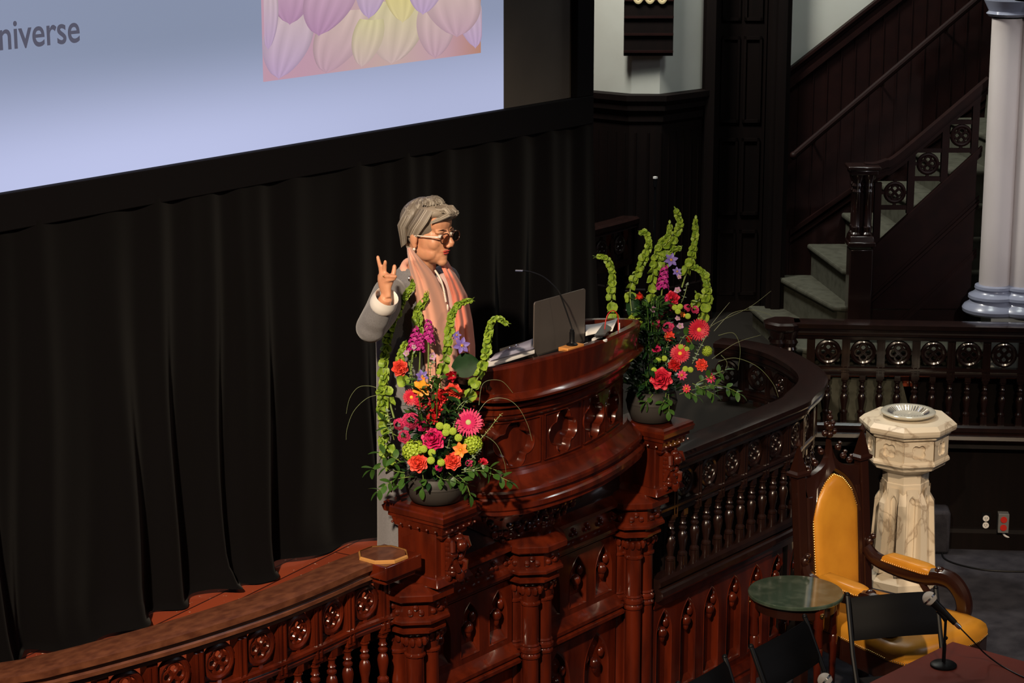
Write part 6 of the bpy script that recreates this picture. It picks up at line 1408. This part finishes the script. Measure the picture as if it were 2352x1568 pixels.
# ---- farther bouquet
vR = Vector((7.995, 5.49, .524)); vase(vR, 'round charcoal vase on the right pier cap beyond the pulpit', .115, .145)
G2 = 'flowers in the farther bouquet'; dR = depth(vR+Vector((0, 0, .25)))
mound(vR+Vector((0, 0, .13)), .14, .40, 560, 'dark filler leaves inside the farther bouquet', None, 8)
mound(vR+Vector((0, 0, .13)), .13, .42, 240, 'brighter green filler leaves among the farther flowers', None, 18, 'f_leaf')
stalks(vR+Vector((0, 0, .1)), (.12, .48), 26, 9, 'green stalks rising inside the farther bouquet')
A2 = [('gerbera', 'crimson', 1605, 757, -.08, 29, 'large red gerbera at the right of the farther bouquet'), ('rose', 'crimson', 1518, 869, -.13, 28, 'large crimson rose low left in the farther bouquet'), ('gerbera', 'crimson', 1562, 812, -.11, 26, 'red gerbera seen from its side, centre of the farther bouquet'), ('rose', 'crimson', 1543, 684, -.03, 19, 'crimson rose high beside the magenta spike'),
 ('carnation', 'red', 1549, 838, -.12, 18, 'dark red carnation right of the large crimson rose'), ('carnation', 'coral', 1611, 838, -.08, 18, 'orange-red carnation low right in the farther bouquet'), ('daisy', 'magenta', 1567, 861, -.11, 14, 'magenta daisy below the dark red carnation'), ('daisy', 'magenta', 1632, 868, -.07, 14, 'magenta daisy at the far right rim'), ('daisy', 'crimson', 1577, 892, -.10, 12, 'small red daisy just above the farther vase'), ('carnation', 'magenta', 1508, 802, -.07, 13, 'magenta bloom at the left beside the pulpit rim'),
 ('tulip', 'coral', 1473, 686, -.03, 21, 'orange-red tulip leaning left over the big dark leaf'), ('phlox', 'pink', 1534, 752, -.08, 17, 'bright pink cluster in the middle of the farther bouquet'), ('phlox', 'pink', 1507, 743, -.07, 14, 'pink cluster left of the middle in the farther bouquet'), ('phlox', 'pink', 1579, 706, -.04, 11, 'pink bloom, left of the upper right pair'), ('phlox', 'pink', 1597, 711, -.04, 12, 'pink bloom, right of the upper right pair'), ('carnation', 'coral', 1538, 772, -.09, 15, 'orange-red carnation under the pink cluster'), ('phlox', 'pink', 1518, 722, -.06, 11, 'pink florets under the lilac bud'),
 ('lisianthus', 'lilac', 1500, 712, -.05, 13, 'pale lilac bud at the left of the farther bouquet'), ('lisianthus', 'lilac', 1557, 668, -.03, 13, 'pale lilac bud beside the high crimson rose'), ('lisianthus', 'lilac', 1558, 731, -.06, 10, 'pale lilac bud, upper of the middle pair'), ('lisianthus', 'lilac', 1562, 750, -.07, 13, 'pale lilac bud, lower of the middle pair'), ('lisianthus', 'lilac', 1560, 637, -.02, 9, 'tiny lilac bud under the violet iris'),
 ('iris', 'iris', 1541, 597, .01, 19, 'dark violet iris at the top of the magenta spike'), ('iris', 'iris', 1555, 624, .0, 13, 'violet iris bud right of the spike'), ('hydrangea', 'lime', 1459, 736, -.03, 21, 'lime hydrangea at the left beside the pulpit rim'), ('hydrangea', 'lime', 1624, 806, -.05, 15, 'small lime hydrangea at the right below the red gerbera'), ('carnation', 'red', 1582, 778, -.07, 10, 'small red bloom left of the large gerbera'), ('alstroemeria', 'orange', 1568, 722, -.04, 9, 'little orange bloom near the upper green buttons')]
for kind, col, px, py, dd_, r, lab in A2: place(kind, col, px, py, dR+dd_, lab, G2, r, (rf_.uniform(-.3, .3), rf_.uniform(-.05, .35)))
for (x, y), d_ in zip([(1550, 706), (1562, 704), (1557, 715), (1513, 824), (1526, 823), (1574, 847), (1586, 849), (1577, 802), (1564, 797), (1580, 726), (1502, 850)], ['upper left of the three near the lilac bud', 'upper right of the three near the lilac bud', 'lowest of the three near the lilac bud', 'left of the pair above the large crimson rose', 'right of the pair above the large crimson rose', 'left of the pair below the side-on gerbera', 'right of the pair below the side-on gerbera', 'right of the pair above the side-on gerbera', 'left of the pair above the side-on gerbera', 'beside the little orange bloom', 'at the left edge by the crimson rose']):
    place('mum', 'lime', x, y, dR-.11, 'lime button chrysanthemum '+d_, 'green buttons in the farther bouquet', 8, (rf_.uniform(-.3, .3), .2))
place('stock', 'purple', 1521, 662, dR+.0, 'tall magenta stock spike at the top of the farther bouquet', G2, 60, toward=upv(1520, 660, 1526, 605))
place('stock', 'magenta', 1533, 715, dR-.02, 'magenta stock spike beneath the high crimson rose', G2, 44, toward=upv(1533, 715, 1533, 665))
GB2 = 'green bell stems in the farther bouquet'
for pts, lab, ri in (([(1412, 740), (1405, 704), (1404, 664), (1407, 635), (1401, 607), (1388, 591), (1369, 591)], 'green bell stem standing left beside the red cord', .0), ([(1452, 720), (1447, 672), (1455, 645), (1468, 620), (1480, 590), (1490, 562), (1484, 535), (1472, 535)], 'green bell stem with a hooked tip, second from left', .06),
 ([(1496, 720), (1496, 683), (1497, 650), (1503, 610), (1515, 565), (1536, 540), (1538, 514)], 'green bell stem rising behind the magenta spike', .05), ([(1520, 620), (1531, 581), (1547, 556), (1557, 530), (1562, 511), (1552, 482)], 'tallest green bell stem of the farther bouquet', .0), ([(1566, 660), (1572, 640), (1586, 597), (1595, 562), (1597, 524), (1598, 503)], 'upright green bell stem at the right with a pointed tip', .06),
 ([(1608, 750), (1622, 700), (1624, 660), (1620, 635), (1602, 616), (1580, 612)], 'green bell stem arching over to the left at the far right', .03), ([(1590, 700), (1606, 690), (1600, 675)], 'short green bell sprig above the red gerbera', .0), ([(1520, 600), (1540, 578), (1560, 570)], 'green bell cluster under the tallest stem', .0)):
    bells(pts, dR+.02, lab, GB2, rise=ri, r0=.022, r1=.010)
t = thing('broad_leaf', 'large round dark leaf behind the orange tulip', 'leaf', PD(1455, 700, dR)); mb = MB(); rows = []
for i in range(11):
    s = i/10; w_ = 30*sin(pi*(.05+.9*s))**.7; cx = 1460-8*s; cy = 735-62*s; rows.append([PD(cx+w_*u*.6, cy+4*abs(u), dR+.03-.02*(1-abs(u))) for u in (-1, -.5, 0, .5, 1)])
mb.grid(rows); mb.build('blade', 'f_leaf_dark', t, smooth=1.2, recalc=False)
GS2 = 'leafy sprays round the farther vase'
for p_, lab in (([(1500, 905), (1492, 915), (1482, 925)], 'leaves drooping left of the farther vase'), ([(1530, 900), (1528, 915), (1520, 930)], 'leaves over the front of the farther vase'), ([(1535, 905), (1537, 925), (1536, 945)], 'long leaf hanging in front of the farther vase'), ([(1560, 905), (1580, 900), (1600, 910)], 'leaves right of the farther vase rim'), ([(1590, 895), (1630, 885), (1670, 890), (1700, 905)], 'leafy spray reaching right over the dark balustrade'), ([(1600, 880), (1640, 860), (1665, 850)], 'leafy spray above the dark balustrade'), ([(1470, 800), (1462, 780), (1455, 765)], 'leafy spray behind the pulpit rim'), ([(1560, 790), (1575, 770), (1590, 790)], 'leaves left of the large gerbera'), ([(1590, 880), (1610, 890), (1640, 905)], 'feathery spray low at the right of the farther bouquet'), ([(1510, 890), (1500, 880), (1490, 870)], 'leaves beside the crimson rose')):
    spray(p_, dR-.08, lab, GS2, L=.042, w=.012, step=.02)
for p_, lab in (([(1565, 695), (1573, 675), (1578, 655)], 'grey-green eucalyptus sprig right of the lilac bud'), ([(1528, 810), (1533, 790), (1538, 775)], 'grey-green eucalyptus sprig under the orange carnation'), ([(1590, 835), (1602, 810), (1612, 790), (1620, 775)], 'grey-green eucalyptus sprig below the red gerbera'), ([(1520, 850), (1530, 835), (1538, 828)], 'grey-green eucalyptus tips above the crimson rose')):
    spray(p_, dR-.10, lab, 'eucalyptus in the farther bouquet', 'leaf_grey', .014, .006, .009, name='eucalyptus_sprig')
for p_, lab in (([(1625, 757), (1646, 741), (1720, 706), (1771, 668)], 'long straight grass stem pointing up right to the stair'), ([(1632, 748), (1650, 725), (1676, 694)], 'short branch of the long straight grass stem'), ([(1635, 824), (1691, 787), (1748, 769)], 'second grass stem pointing right below the first'), ([(1640, 760), (1680, 720), (1730, 712), (1775, 725)], 'thin grass arc above the curved rail'), ([(1650, 830), (1690, 822), (1740, 842), (1775, 880), (1788, 912)], 'thin grass arc falling over the curved rail'), ([(1650, 770), (1685, 765), (1700, 800), (1695, 850)], 'thin grass arc curling down inside the rail'), ([(1656, 815), (1670, 835), (1655, 870)], 'short curling grass blade right of the farther bouquet')):
    blades(p_, dR-.03, lab, 'grass blades of the farther bouquet')
# ---------------------------------------------------------------- small things on the boards
c = PY(899, 1348, 5.70); mb = MB(); mb.box((c.x, 5.72, .11), (.10, .05, .21)); M['pink_cloth'] = mat('pink_cloth', (.60, .05, .07), .8)
tag(mb.build('folded_cloth', 'pink_cloth', bevel=.015), 'pinkish red bundle glimpsed through the balustrade beside the left pier', 'cloth')
c4 = [PZ(x, y, .006) for x, y in ((530, 1331), (594, 1316), (600, 1306), (545, 1318))]
mb = MB(); mb.add(c4+[p-Vector((0, 0, .006)) for p in c4], [(0, 1, 2, 3), (7, 6, 5, 4), (0, 4, 5, 1), (1, 5, 6, 2), (2, 6, 7, 3), (3, 7, 4, 0)]); tag(mb.build('floor_plate', 'boxgrey', smooth=0), 'small grey plate on the red boards at the curtain hem', 'plate')
